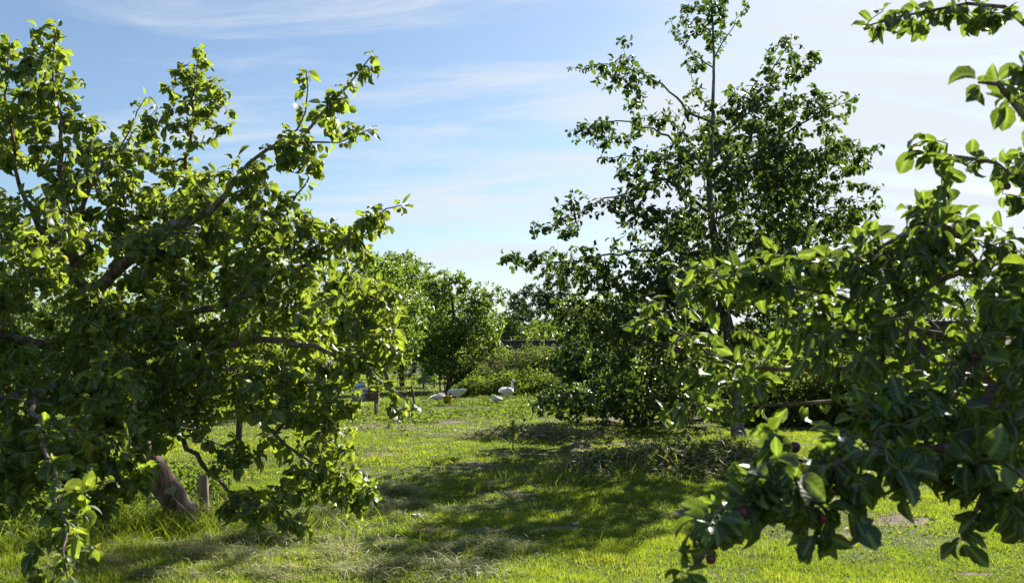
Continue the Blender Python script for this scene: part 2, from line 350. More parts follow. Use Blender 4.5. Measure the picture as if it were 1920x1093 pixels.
# ------------------------------------------------------------------ blades of grass
def in_view(x, y, m=1.2):
    return (np.abs(x) < y*.5143+m) & (y > 4.6)
def blades(P, h, w, lean, tint, rng, seg=2, bend=1.0):
    """P (n,3) roots; one ribbon of seg quads + tip per blade"""
    n = len(P); az = rng.uniform(0, 2*np.pi, n); la = rng.uniform(0, 2*np.pi, n)
    side = np.stack([np.cos(az), np.sin(az), np.zeros(n)], 1); ld = np.stack([np.cos(la), np.sin(la), np.zeros(n)], 1)
    V = []; T = []; U = []
    ts = np.linspace(0, 1, seg+1)
    for t in ts:
        c = P+np.array([0, 0, 1])*(h*t*(1-.35*lean*t*bend))[:, None]+ld*(h*lean*t**1.6)[:, None]
        if t < 1:
            ww = (w*(1-t**1.5*.75))[:, None]*.5
            V += [c-side*ww, c+side*ww]
        else: V.append(c)
    V = np.stack(V, 1); k = V.shape[1]
    base = (np.arange(n)*k)[:, None]
    F4 = np.concatenate([base+np.array([[2*s, 2*s+1, 2*s+3, 2*s+2]]) for s in range(seg-1)]) if seg > 1 else np.zeros((0, 4), int)
    F3 = base+np.array([[2*seg-2, 2*seg-1, 2*seg]])
    return V.reshape(-1, 3), F4, F3, np.repeat(tint, k)
def wedge(y0, y1, n, rng):
    y = np.sqrt(rng.uniform(y0*y0, y1*y1, n)); x = rng.uniform(-1, 1, n)*(y*.5143+1.3)
    return x, y
rng = np.random.default_rng(11)
parts = []
ox, oy = gpt(350, 985)
for (y0, y1, n, hh, ww, seg) in ((5.0, 8.0, 190000, .042, .0048, 3), (8.0, 12.0, 210000, .040, .007, 2), (12.0, 20.0, 200000, .038, .012, 2), (20, 36, 150000, .05, .024, 1), (36, 75, 60000, .10, .07, 1)):
    x, y = wedge(y0, y1, n, rng); p = np.stack([x, y], 1)
    sm = soilmask(x, y); nn = fnoise(p*1.1, 21, 3); n3 = fnoise(p*4.5, 31, 2)
    thin = np.clip((.44-fnoise(p*.9, 61, 3))*5, 0, .75); keep = rng.uniform(0, 1, n) > np.maximum(sm*.93, thin)
    x, y, nn, n3, p, sm = x[keep], y[keep], nn[keep], n3[keep], p[keep], sm[keep]
    k = len(x)
    h = hh*(.20+.9*nn+1.5*np.clip(n3-.35, 0, 1))*rng.uniform(.55, 1.35, k)*(1-.5*sm)
    # long grass round the foot of the leaning trunk, along the left edge and by the far hedge
    dl = np.exp(-(((x-ox-.0)/.75)**2+((y-oy)/.5)**2)); h = h*(1+1.2*dl)
    lf = np.clip((-x-1.9)/1.2, 0, 1)*np.clip((11-y)/2, 0, 1); h = h*(1+1.3*lf)
    rx_, ry_ = gpt(1383, 836); h = h*(1+2.2*np.exp(-(((x-rx_)/.6)**2+((y-ry_)/.5)**2)))
    br = bump(x, y, BRUSH); h = h*(1+4*np.clip(br, 0, .2)); bx_, by_ = gpt(838, 766); h = np.where(((x-bx_)/1.2)**2+((y-by_)/2.)**2 < 1, h*.3, h)
    tint = np.clip(.36+1.1*(nn-.5)+.7*(n3-.5)+rng.normal(0, .14, k), 0, .88)
    tint = np.where(rng.uniform(0, 1, k) < .02+.14*np.clip(fnoise(p*1.7, 71, 3)-.42, 0, 1)*3, rng.uniform(.85, 1, k), tint)
    P = np.stack([x, y, gz(x, y)-.004], 1)
    parts.append(blades(P, h, ww*rng.uniform(.6, 1.3, k), rng.uniform(.15, .9, k), tint, rng, seg))
def merge(parts):
    off = 0; V = []; F4 = []; F3 = []; T = []
    for v, f4, f3, t in parts:
        V.append(v); F4.append(f4+off); F3.append(f3+off); T.append(t); off += len(v)
    return np.concatenate(V), np.concatenate(F4), np.concatenate(F3), np.concatenate(T)
V, F4, F3, T = merge(parts)
tag(mesh('grass', V, [F3, F4], M['grass'], attrs={'tint': T}, smooth=False), 'short bright green grass over the whole orchard floor', 'grass', kind='stuff')

# long loose blades round trunks and stakes
rng = np.random.default_rng(12); src = [(*gpt(350, 990), .55, .28, 1500), (*gpt(200, 985), .8, .35, 1500), (*gpt(395, 975), .3, .25, 500), (*gpt(60, 1000), .7, .4, 1200), (*gpt(1384, 838), .45, .4, 1100), (*gpt(1290, 870), .9, .5, 900), (*gpt(500, 1000), .8, .3, 500), (*gpt(1450, 850), .8, .5, 900), (*gpt(840, 905), .5, .3, 350), (*gpt(1100, 900), .6, .3, 350)]
P = []; 
for (sx, sy, rx, ry, n) in src: P.append(np.stack([sx+rng.normal(0, rx, n), sy+rng.normal(0, ry, n)], 1))
P = np.concatenate(P); n = len(P); P = np.stack([P[:, 0], P[:, 1], gz(P[:, 0], P[:, 1])-.01], 1)
v, f4, f3, tt = blades(P, rng.uniform(.08, .30, n)*(.6+.8*fnoise(P[:, :2]*2.1, 15, 2)), rng.uniform(.004, .009, n), rng.uniform(.3, 1.5, n), np.clip(rng.normal(.5, .22, n), 0, 1), rng, 5, .5)
tag(mesh('long_grass', v, [f3, f4], M['grass'], attrs={'tint': tt}, smooth=False), 'long arching grass round the trunks and the brush heap', 'grass', kind='stuff')

# mown hay lying in swathes
def straws(n, src, rng, ln=(.10, .30), w=.004, lift=.05, ragged=0.0):
    P0 = []
    src = np.array(src); ch = rng.choice(len(src), n, p=(src[:, 2]*src[:, 3])/(src[:, 2]*src[:, 3]).sum())
    a = rng.normal(0, .62, (n, 2)); x = src[ch, 0]+a[:, 0]*src[ch, 2]; y = src[ch, 1]+a[:, 1]*src[ch, 3]
    if ragged:
        q = fnoise(np.stack([x, y], 1)*3.1, 41, 3)
        kp = (q > .47+rng.normal(0, .035, n)) | (rng.uniform(0, 1, n) < .12); a, x, y, ch, q = a[kp], x[kp], y[kp], ch[kp], q[kp]; n = len(x); lift = lift*(.3+4*np.clip(q-.45, 0, .3))
    z = gz(x, y)+np.abs(rng.normal(0, 1, n)*lift)*np.exp(-(a**2).sum(1)*.6)
    az = rng.normal(.35, 1.2, n)+np.where(rng.uniform(0, 1, n) < .5, np.pi, 0); l = rng.uniform(*ln, n); el = rng.normal(.12, .34, n)
    d = np.stack([np.cos(az)*np.cos(el), np.sin(az)*np.cos(el), np.sin(el)], 1); s = np.stack([-np.sin(az), np.cos(az), rng.normal(0, .4, n)], 1)
    c0 = np.stack([x, y, z], 1); bow = rng.uniform(.0, .16, n); curve = rng.normal(0, .22, n)
    V = []
    for t in (0, .33, .67, 1):
        c = c0+d*(l*(t-.5))[:, None]+np.array([0, 0, 1])*(l*bow*(1-(2*t-1)**2))[:, None]+s*(l*curve*(1-(2*t-1)**2))[:, None]
        wv = s*(w*rng.uniform(.5, 1.2, n)*(1 if t < 1 else .3))[:, None]*.5
        V += [c-wv, c+wv]
    V = np.stack(V, 1); base = (np.arange(n)*8)[:, None]
    gzv = gz(V[..., 0], V[..., 1]); V[..., 2] = np.maximum(V[..., 2], gzv+.003)
    F4 = np.concatenate([base+np.array([[2*k, 2*k+1, 2*k+3, 2*k+2]]) for k in range(3)])
    return V.reshape(-1, 3), F4, np.zeros((0, 3), int), np.repeat(np.clip(rng.beta(1.6, 2, n)*1.0+.5*(fnoise(np.stack([x, y], 1)*2.2, 43, 2)-.5), 0, 1), 8)
hs = straws(34000, HEAPS, np.random.default_rng(5), (.05, .18), .005, .032, 1.0)
tag(mesh('mown_hay', hs[0], [hs[1]], M['hay'], attrs={'tint': hs[3]}, smooth=False), 'pale mown hay lying in loose swathes on the grass', 'hay', kind='stuff')

# ------------------------------------------------------------------ leaves
def leaf_template(kind, curl, cup, twist=0.0, wide=.33):
    if kind == 'fine':
        rows = ((.14, .20), (.34, .31), (.60, .33), (.84, .18))
        P = [(0, 0, 0)]; 
        for t, w in rows:
            w = w*wide/.33
            P += [(t, -w, cup*w), (t, 0, 0), (t, w, cup*w)]
        P += [(1.02, 0, 0)]
        F3 = [(0, 1, 2), (0, 2, 3), (10, 13, 11), (11, 13, 12)]; F4 = []
        for r in range(3):
            a = 1+3*r; F4 += [(a, a+3, a+4, a+1), (a+1, a+4, a+5, a+2)]
    elif kind == 'mid':
        P = [(0, 0, 0), (.3, -wide*.95, cup*wide), (.72, -wide*.8, cup*wide), (1, 0, 0), (.72, wide*.8, cup*wide), (.3, wide*.95, cup*wide), (.5, 0, 0)]
        F3 = [(0, 1, 6), (3, 6, 2), (0, 6, 5), (3, 4, 6), (1, 2, 6), (6, 4, 5)]; F4 = []
    else:
        P = [(0, 0, 0), (.45, -wide, cup*wide), (1, 0, 0), (.45, wide, cup*wide)]
        F3 = [(0, 1, 2), (0, 2, 3)]; F4 = []
    P = np.array(P, float); uv = P[:, :2].copy()
    x = P[:, 0].copy(); a = curl*x
    # roll the blade along its length
    if abs(curl) > 1e-3:
        P[:, 0] = np.sin(a)/curl-P[:, 2]*np.sin(-a); P[:, 2] = -(1-np.cos(a))/curl+P[:, 2]*np.cos(a)
    ca, sa_ = np.cos(twist*x), np.sin(twist*x); y, z = P[:, 1].copy(), P[:, 2].copy(); P[:, 1] = y*ca-z*sa_; P[:, 2] = P[:, 2]*1+y*sa_
    return P, np.array(F4, int).reshape(-1, 4), np.array(F3, int).reshape(-1, 3), uv
TPL = {k: [leaf_template(k, c, u, t, w) for c, u, t, w in ((.5, .25, .2, .33), (1.0, .55, -.5, .31), (1.6, .40, .7, .33), (.2, .75, -.6, .27), (.8, .12, 0, .37), (2.2, .5, -.6, .3), (1.2, .9, .9, .25), (-.5, .3, .4, .30))] for k in ('fine', 'mid', 'low')}
def leaves(name, pos, d, nrm, size, tint, mat, parent, kind='fine', rng=None, stuff=False):
    """pos, d (direction), nrm (leaf face) -> one mesh of all blades"""
    n = len(pos); d = d/(np.linalg.norm(d, axis=1)[:, None]+1e-9)
    s = np.cross(nrm, d); s /= np.linalg.norm(s, axis=1)[:, None]+1e-9; u = np.cross(d, s)
    ch = rng.integers(0, len(TPL[kind]), n); VV = []; F4s = []; F3s = []; TT = []; UU = []; off = 0
    for c, (P, F4, F3, uv) in enumerate(TPL[kind]):
        ix = np.where(ch == c)[0]
        if not len(ix): continue
        wr = rng.uniform(.8, 1.15, len(ix))
        v = pos[ix, None]+size[ix, None, None]*(P[None, :, 0, None]*d[ix, None]+(P[None, :, 1, None]*wr[:, None, None])*s[ix, None]+P[None, :, 2, None]*u[ix, None])
        k = len(P); base = off+(np.arange(len(ix))*k)
        VV.append(v.reshape(-1, 3)); TT.append(np.repeat(tint[ix], k)); UU.append(np.tile(uv, (len(ix), 1)))
        if len(F4): F4s.append((base[:, None, None]+F4[None]).reshape(-1, 4))
        F3s.append((base[:, None, None]+F3[None]).reshape(-1, 3)); off += k*len(ix)
    F = [np.concatenate(F3s)]+([np.concatenate(F4s)] if F4s else [])
    return mesh(name, np.concatenate(VV), F, mat, parent, attrs={'tint': np.concatenate(TT)}, uv=np.concatenate(UU))

# ------------------------------------------------------------------ trees
def smooth_path(pts, step):
    """Catmull-Rom through 3-D points with radius as 4th value, resampled about every step metres"""
    P = np.array(pts, float); Q = np.concatenate([[2*P[0]-P[1]], P, [2*P[-1]-P[-2]]]); o = []
    for i in range(1, len(Q)-2):
        n = max(1, int(np.linalg.norm(Q[i+1, :3]-Q[i, :3])/step))
        for k in range(n):
            t = k/n; a, b, c, d = Q[i-1], Q[i], Q[i+1], Q[i+2]
            o.append(.5*((2*b)+(c-a)*t+(2*a-5*b+4*c-d)*t*t+(3*b-a-3*c+d)*t**3))
    o.append(P[-1]); return np.array(o)
class Tree:
    def __init__(s, seed):
        s.rng = np.random.default_rng(seed); s.P = []; s.par = []; s.R = []; s.paths = []; s.main = []
    def limb(s, pts, step=.12, wob=.012, attach=True):
        q = smooth_path(pts, step); idx = []; pr = -1
        if s.P and attach:
            A = np.array(s.P); j = int(np.argmin(((A-q[0, :3])**2).sum(1))); pr = j; idx.append(j)
        w = s.rng.normal(0, wob, (len(q), 3)); w[0] = 0
        for k, r in enumerate(q):
            if k == 0 and pr >= 0 and np.linalg.norm(np.array(s.P[pr])-r[:3]) < step*.6: continue
            s.P.append(r[:3]+w[k]); s.par.append(pr); s.R.append(max(r[3], .002)); pr = len(s.P)-1; idx.append(pr)
        s.paths.append(idx); s.main.append(True); return idx
    def grow(s, targets, step=.11, arch=.15, start_min_r=0.0):
        tg = np.array(targets, float)
        if not len(tg): return
        A = np.array(s.P); D = np.full(len(tg), 1e9); near = np.zeros(len(tg), int)
        for i0 in range(0, len(A), 400):
            d = np.linalg.norm(tg[:, None]-A[None, i0:i0+400], axis=2); j = d.argmin(1); dm = d.min(1); b = dm < D; D[b] = dm[b]; near[b] = j[b]+i0
        alive = np.ones(len(tg), bool)
        while alive.any():
            t = int(np.argmin(np.where(alive, D, 1e9))); alive[t] = False
            if D[t] < step*.8: continue
            j = int(near[t]); p0 = np.array(s.P[j]); p1 = tg[t]; ln = np.linalg.norm(p1-p0); n = max(2, int(round(ln/step)))
            pj = s.par[j]; tan = (p0-np.array(s.P[pj])) if pj >= 0 else np.array([0, 0, 1.]); tan = tan/(np.linalg.norm(tan)+1e-9)
            c = p0+(p1-p0)*.45+tan*ln*.22+np.array([0, 0, arch*ln])+s.rng.normal(0, .06*ln, 3)
            idx = [j]; new = []; pr = j
            for k in range(1, n+1):
                u = k/n; q = (1-u)**2*p0+2*u*(1-u)*c+u*u*p1
                s.P.append(q); s.par.append(pr); s.R.append(0.0); pr = len(s.P)-1; idx.append(pr); new.append(q)
            s.paths.append(idx); s.main.append(False)
            d = np.linalg.norm(tg[:, None]-np.array(new)[None], axis=2); jm = d.argmin(1); dm = d.min(1)*1.04
            b = alive & (dm < D); D[b] = dm[b]; near[b] = idx[1]+jm[b]
    def finish(s, rtip=.0022, ex=.5):
        n = len(s.P); cnt = np.zeros(n); par = np.array(s.par); haschild = np.zeros(n, bool)
        for i in range(n):
            if par[i] >= 0: haschild[par[i]] = True
        cnt[~haschild] = 1
        for i in range(n-1, -1, -1):
            if par[i] >= 0: cnt[par[i]] += cnt[i]
        R = np.array(s.R)
        for i in range(n):
            if R[i] == 0:
                R[i] = rtip*cnt[i]**ex
                if par[i] >= 0: R[i] = min(R[i], R[par[i]]*.9+.0004)
        s.R = R; s.A = np.array(s.P); s.cnt = cnt; s.par = par
    def wood(s, name, mat, parent, sides=(12, 7, 4), flare=None, rough=0.0):
        VV = []; F4 = []; off = 0
        for idx in s.paths:
            if len(idx) < 2: continue
            p = s.A[idx]; r = s.R[idx].copy()
            if s.par[idx[1]] == idx[0] and len(idx) > 1: r[0] = min(r[0], r[1]*1.25)
            k = sides[0] if r[0] > .05 else sides[1] if r[0] > .015 else sides[2]
            T = np.gradient(p, axis=0); T /= np.linalg.norm(T, axis=1)[:, None]+1e-9
            a = np.array([0, 1, 0.]) if abs(T[0][1]) < .9 else np.array([1, 0, 0.]); sd_ = []
            for i in range(len(p)):
                a = a-T[i]*a.dot(T[i]); a = a/(np.linalg.norm(a)+1e-9); sd_.append(a)
            sd_ = np.array(sd_); up = np.cross(T, sd_); th = np.arange(k)*2*np.pi/k
            rr = np.repeat(r[:, None], k, 1)
            if rough and k == sides[0]: rr = rr*(1+rough*(vnoise(np.stack([np.repeat(np.arange(len(p))*.9, k), np.tile(np.cos(th)*1.7, len(p)), np.tile(np.sin(th)*1.7, len(p))], 1), 7)-.5).reshape(len(p), k)*2)
            v = p[:, None]+(sd_[:, None]*np.cos(th)[None, :, None]+up[:, None]*np.sin(th)[None, :, None])*rr[..., None]
            VV.append(v.reshape(-1, 3)); i = np.arange(len(p)-1)[:, None]*k; j = np.arange(k)[None]; j2 = (j+1) % k
            F4.append((off+np.stack([i+j, i+j2, i+k+j2, i+k+j], 2)).reshape(-1, 4)); off += v.shape[0]*k
        return mesh(name, np.concatenate(VV), [np.concatenate(F4)], mat, parent)
    def foliate(s, rmax=.010, per_m=42, size=.085, droop=.35, cluster=.5, tint_mean=.45, petiole=.22, upn=.8, tip=2):
        rng = s.rng; i = np.where((s.par >= 0) & (s.R < rmax))[0]; p0 = s.A[s.par[i]]; p1 = s.A[i]; ln = np.linalg.norm(p1-p0, axis=1)
        q = rng.poisson(ln*per_m*np.clip(1.25-s.R[i]/rmax*.7, .3, 1.3))
        # spurs: some stretches carry rosettes, others few leaves
        q = (q*np.where(rng.uniform(0, 1, len(i)) < cluster, 1.7, .45)+.5).astype(int)
        q = q+np.where(s.cnt[i] <= 1, 0, 0)
        rep = np.repeat(np.arange(len(i)), q); u = rng.uniform(0, 1, len(rep)); pos = p0[rep]+(p1-p0)[rep]*u[:, None]
        T = (p1-p0)[rep]/(ln[rep, None]+1e-9)
        # terminal rosettes
        te = i[s.cnt[i] <= 1]; has = np.zeros(len(s.P), bool); has[s.par[s.par >= 0]] = True; te = te[~has[te]]
        tr = np.repeat(te, tip*2); tT = s.A[tr]-s.A[s.par[tr]]; tT = tT/(np.linalg.norm(tT, axis=1)[:, None]+1e-9)
        pos = np.concatenate([pos, s.A[tr]]); T = np.concatenate([T, tT]); n = len(pos)
        a = rng.normal(0, 1, (n, 3)); Rr = a-T*(a*T).sum(1)[:, None]; Rr /= np.linalg.norm(Rr, axis=1)[:, None]+1e-9
        d = Rr*rng.uniform(.5, 1.1, n)[:, None]+T*rng.uniform(0, .9, n)[:, None]+np.array([0, 0, -1])*(droop*rng.uniform(.2, 1.8, n))[:, None]
        d /= np.linalg.norm(d, axis=1)[:, None]
        nr = np.array([0, 0, 1])*upn+T*.25+rng.normal(0, .45, (n, 3))
        sz = size*rng.uniform(.40, 1.30, n)*(.75+.4*rng.beta(2, 2, n))
        s.leafpos = pos
        cl = vnoise(pos*2.2, 5)
        tint = np.clip(tint_mean+.42*(cl-.5)+rng.normal(0, .20, n), 0, 1)
        tint = np.where(rng.uniform(0, 1, n) < .03, rng.uniform(.93, 1, n), np.minimum(tint, .93))
        return pos+d*(sz*petiole)[:, None], d, nr, sz, tint
def blob_targets(blobs, rng, clump=2.2, thr=.40, dens=1.0):
    o = []; blobs = [(c, r, int(n*dens+.5)) for c, r, n in blobs]
    for (c, r, n) in blobs:
        c = np.array(c); k = 0; tries = 0
        while k < n and tries < 40:
            q = rng.normal(0, 1, (n*2, 3)); q /= np.linalg.norm(q, axis=1)[:, None]; q *= (rng.uniform(0, 1, n*2)**(1/2.4))[:, None]
            w = c+q*np.array(r); nz = fnoise(w*clump, 77, 2); w = w[(nz > thr) & (w[:, 2] > .12)][:n-k]; o.append(w); k += len(w); tries += 1
    return np.concatenate(o)
def L4(lst):  # (px,py,Y,r) -> world point + radius
    return [(*at(a, b, c), r) for a, b, c, r in lst]

def fruit(parent, pos, r, mat, name, rng):
    k = 10; V = []; F3 = []
    b = MB(); n = 7
    prof = [(-.88, .0), (-1.0, .25), (-.85, .65), (-.3, .98), (.3, 1.0), (.8, .70), (.95, .30), (.80, .0)]
    pts = [(pos[0], pos[1], pos[2]+r*z) for z, _ in prof]; w = [max(q, .02)*r for _, q in prof]
    V = []; F = []
    for i_, (z, q) in enumerate(prof):
        for j in range(k): V.append((pos[0]+math.cos(j*2*math.pi/k)*max(q, .02)*r, pos[1]+math.sin(j*2*math.pi/k)*max(q, .02)*r, pos[2]+z*r))
    for i_ in range(len(prof)-1):
        for j in range(k): F.append((i_*k+j, i_*k+(j+1) % k, (i_+1)*k+(j+1) % k, (i_+1)*k+j))
    b.add(V, F)
    return b.build(name, mat, parent)

M['apple_green'] = plain('green_apple_skin', (.16, .22, .05), (.30, .30, .09), 20, .35, 0, .5, 2, c3=(.35, .17, .08))
M['apple_purple'] = plain('purple_apple_skin', (.055, .012, .02), (.12, .025, .03), 14, .3, 0, .5, 2, c3=(.20, .06, .05))

# ---- the leaning apple tree in the left foreground
bx, by = gpt(352, 985)
t = empty('apple_tree', (bx, by, G(bx, by)), 'large apple tree with a thick trunk leaning left over long grass', 'tree')
A = Tree(3)
A.limb(L4([(372, 1010, 8.75, .145), (352, 975, 8.72, .122), (305, 905, 8.6, .108), (264, 840, 8.5, .10), (215, 775, 8.3, .098), (196, 700, 8.2, .088), (200, 620, 8.1, .075), (175, 560, 8.1, .06)]), .10, .004)
A.limb(L4([(262, 840, 8.5, .075), (255, 760, 8.7, .065), (275, 660, 8.9, .05), (300, 560, 9.0, .04), (335, 440, 8.9, .03), (350, 300, 8.8, .016), (362, 190, 8.7, .009), (370, 100, 8.7, .004)]))
A.limb(L4([(196, 640, 8.1, .065), (182, 552, 7.9, .052), (240, 490, 7.6, .045), (320, 428, 7.4, .038), (395, 396, 7.3, .028), (440, 340, 7.2, .018), (500, 285, 7.2, .013), (560, 262, 7.15, .012), (625, 190, 7.1, .008), (700, 108, 7.05, .004)]))
A.limb(L4([(175, 560, 8.1, .052), (140, 500, 7.8, .04), (132, 420, 7.7, .032), (110, 320, 7.6, .02), (112, 220, 7.5, .012), (95, 140, 7.5, .007), (105, 55, 7.45, .004)]))
A.limb(L4([(132, 420, 7.7, .022), (180, 340, 7.6, .014), (215, 290, 7.5, .008), (275, 180, 7.5, .004)]))
A.limb(L4([(140, 500, 7.8, .030), (60, 400, 7.6, .02), (20, 250, 7.5, .010), (15, 80, 7.5, .004)]))
A.limb(L4([(200, 640, 8.1, .05), (330, 600, 7.6, .03), (450, 560, 7.3, .020), (570, 500, 7.2, .013), (660, 435, 7.2, .008), (752, 378, 7.2, .004)]))
A.limb(L4([(196, 700, 8.2, .05), (320, 690, 7.5, .028), (440, 705, 7.1, .019), (480, 790, 6.9, .013), (570, 850, 6.7, .009), (640, 900, 6.6, .008), (705, 930, 6.6, .004)]))
A.limb(L4([(320, 690, 7.5, .034), (460, 640, 7.2, .025), (590, 650, 7.0, .017), (690, 700, 6.9, .010), (772, 762, 6.8, .004)]))
A.limb(L4([(215, 775, 8.3, .05), (300, 790, 7.4, .024), (390, 880, 6.8, .014), (430, 925, 6.6, .009), (520, 960, 6.4, .006), (560, 985, 6.3, .004)]))
A.limb(L4([(215, 775, 8.3, .05), (120, 720, 7.2, .038), (60, 760, 6.0, .017), (90, 850, 5.2, .009), (120, 950, 4.8, .006), (130, 1075, 4.5, .004)]))
A.limb(L4([(190, 640, 8.1, .045), (60, 640, 7.4, .035), (-80, 600, 7.0, .025), (-250, 560, 6.8, .010)]))
A.limb(L4([(120, 720, 7.2, .03), (-20, 760, 6.2, .02), (-60, 850, 5.6, .012), (-30, 960, 5.2, .005)]))
A.limb(L4([(500, 285, 7.2, .012), (560, 240, 7.3, .008), (575, 140, 7.3, .004)]))
A.limb(L4([(560, 262, 7.15, .009), (630, 262, 7.1, .006), (695, 240, 7.1, .004)]))
A.limb(L4([(440, 560, 7.3, .018), (520, 440, 7.4, .012), (570, 340, 7.4, .007), (600, 300, 7.4, .004)]))
bl = [(at(715, 560, 7.0), (.16, .2, .16), 14), (at(420, 850, 6.7), (.25, .2, .14), 16), (at(360, 800, 7.0), (.3, .2, .14), 16), (at(660, 920, 6.6), (.16, .16, .10), 12), (at(250, 470, 7.3), (.3, .2, .16), 18), (at(640, 200, 7.1), (.12, .14, .12), 8), (at(470, 325, 7.2), (.22, .2, .13), 20), (at(540, 285, 7.2), (.18, .2, .12), 16), (at(290, 220, 8.4), (.2, .3, .25), 14), (at(260, 330, 8.2), (.3, .4, .35), 26), (at(120, 330, 7.7), (.55, .7, .55), 60), (at(100, 140, 7.5), (.22, .25, .40), 34), (at(20, 220, 7.5), (.45, .5, .6), 50), (at(365, 260, 8.7), (.30, .45, .75), 52), (at(368, 130, 8.7), (.10, .12, .22), 10),
      (at(330, 420, 8.2), (.55, .8, .45), 90), (at(300, 300, 8.6), (.35, .4, .4), 24), (at(440, 400, 7.4), (.42, .5, .36), 60), (at(575, 240, 7.2), (.24, .3, .32), 40), (at(580, 165, 7.3), (.09, .1, .12), 8), (at(680, 245, 7.1), (.10, .12, .10), 8), (at(690, 125, 7.05), (.08, .08, .08), 6),
      (at(200, 520, 8.0), (.8, .9, .5), 90), (at(60, 560, 7.2), (.8, 1.0, .7), 110), (at(520, 500, 7.3), (.55, .6, .42), 85), (at(610, 500, 7.3), (.34, .5, .34), 50), (at(705, 410, 7.2), (.18, .2, .12), 16), (at(640, 600, 7.1), (.42, .55, .36), 55),
      (at(400, 640, 7.4), (.75, .9, .5), 110), (at(680, 665, 6.9), (.30, .35, .16), 22), (at(745, 765, 6.85), (.07, .1, .06), 4), (at(560, 760, 6.9), (.45, .5, .36), 60), (at(380, 760, 7.1), (.55, .5, .3), 60), (at(300, 480, 7.1), (.5, .3, .28), 34), (at(180, 560, 7.2), (.4, .3, .3), 24), (at(90, 800, 5.6), (.30, .4, .3), 30), (at(250, 720, 7.3), (.8, .8, .5), 95), (at(60, 760, 6.3), (.75, .9, .6), 100),
      (at(600, 880, 6.65), (.28, .3, .24), 32), (at(680, 930, 6.6), (.10, .14, .10), 9), (at(500, 945, 6.4), (.28, .25, .12), 24), (at(330, 830, 6.9), (.42, .4, .22), 38), (at(150, 860, 6.0), (.50, .6, .35), 45), (at(120, 1000, 4.8), (.15, .2, .26), 22), (at(-40, 900, 5.4), (.3, .5, .3), 30), (at(-150, 600, 7.0), (.7, 1.2, 1.0), 80)]
for k in range(5):
    a = k*1.3+.4; A.limb([(bx+.02*math.cos(a), by+.02*math.sin(a), .20, .07), (bx+.13*math.cos(a), by+.11*math.sin(a), .09, .055), (bx+.26*math.cos(a), by+.22*math.sin(a), .005, .03), (bx+.42*math.cos(a), by+.36*math.sin(a), -.06, .012)], .05, .004, attach=False)
A.grow(blob_targets(bl, A.rng, 2.4, .43, 2.25)); A.finish()
A.wood('trunk', M['bark'], t, sides=(20, 8, 4), rough=.13)
leaves('crown', *A.foliate(.0085, 88, .082, .45, .5, .52), M['leaf_left'], t, 'fine', A.rng)
ix = A.rng.choice(len(A.leafpos), 70)
for p in A.leafpos[ix]: fruit(t, p+np.array([0, 0, -.03]), A.rng.uniform(.016, .024), M['apple_green'], 'apple', A.rng)

# ---- tall tree right of the middle
bx, by = gpt(1385, 832)
t = empty('pear_tree', (bx, by, G(bx, by)), 'tall open pear tree with straight grey trunk rising past the top of the photo', 'tree')
B = Tree(8)
B.limb(L4([(1386, 845, 17, .145), (1384, 820, 17, .118), (1379, 740, 17, .105), (1368, 640, 17, .10), (1352, 540, 17, .085), (1338, 440, 17, .07), (1330, 340, 17, .052), (1336, 230, 17, .036), (1338, 110, 17, .022), (1335, 10, 17, .016), (1330, -200, 17, .005)]), .16, .008)
for l in ([(1336, 235, 17, .028), (1290, 205, 16.8, .022), (1240, 160, 16.6, .015), (1160, 125, 16.4, .009), (1078, 130, 16.3, .004)],
          [(1240, 160, 16.6, .008), (1180, 120, 16.5, .006), (1165, 75, 16.5, .003)],
          [(1332, 320, 17, .03), (1240, 250, 17.6, .02), (1160, 230, 18, .012), (1070, 245, 18.2, .004)],
          [(1335, 400, 17, .032), (1250, 340, 16.3, .024), (1180, 360, 16, .016), (1090, 395, 15.8, .009), (1000, 440, 15.6, .004)],
          [(1345, 480, 17, .035), (1240, 470, 16.4, .025), (1130, 480, 16, .016), (1040, 495, 15.7, .009), (950, 478, 15.5, .004)],
          [(1345, 300, 17, .02), (1220, 290, 17.4, .014), (1120, 300, 17.6, .004)],
          [(1334, 300, 17, .03), (1400, 210, 16.2, .018), (1450, 130, 15.6, .010), (1490, 65, 15.4, .004)],
          [(1336, 350, 17, .03), (1440, 270, 15.4, .02), (1540, 210, 14.8, .010), (1605, 180, 14.6, .004)],
          [(1340, 420, 17, .034), (1450, 340, 17.5, .024), (1560, 290, 17.8, .012), (1655, 275, 18, .004)],
          [(1348, 500, 17, .034), (1470, 430, 16.6, .024), (1560, 390, 16.4, .012), (1640, 400, 16.2, .004)],
          [(1358, 590, 17, .036), (1470, 540, 17.6, .025), (1560, 520, 18, .012), (1650, 510, 18.2, .004)],
          [(1360, 600, 17, .036), (1280, 570, 17.8, .026), (1180, 560, 18.2, .012), (1090, 580, 18.3, .004)],
          [(1352, 540, 17, .03), (1360, 470, 15.6, .02), (1380, 420, 14.8, .008)],
          [(1338, 440, 17, .03), (1330, 380, 18.4, .02), (1310, 300, 19.2, .008)],
          [(1336, 130, 17, .014), (1290, 90, 16.9, .008), (1258, 40, 16.9, .004)],
          [(1336, 110, 17, .014), (1375, 50, 17.1, .008), (1400, 10, 17.1, .004)],
          [(1368, 640, 17, .03), (1290, 640, 16.8, .024), (1180, 650, 17, .014), (1080, 650, 17.4, .008), (1010, 750, 17, .004)],
          [(1340, 210, 17, .014), (1300, 160, 17.2, .008), (1290, 110, 17.2, .004)]):
    B.limb(L4(l), .14, .02)
u = 1/110.
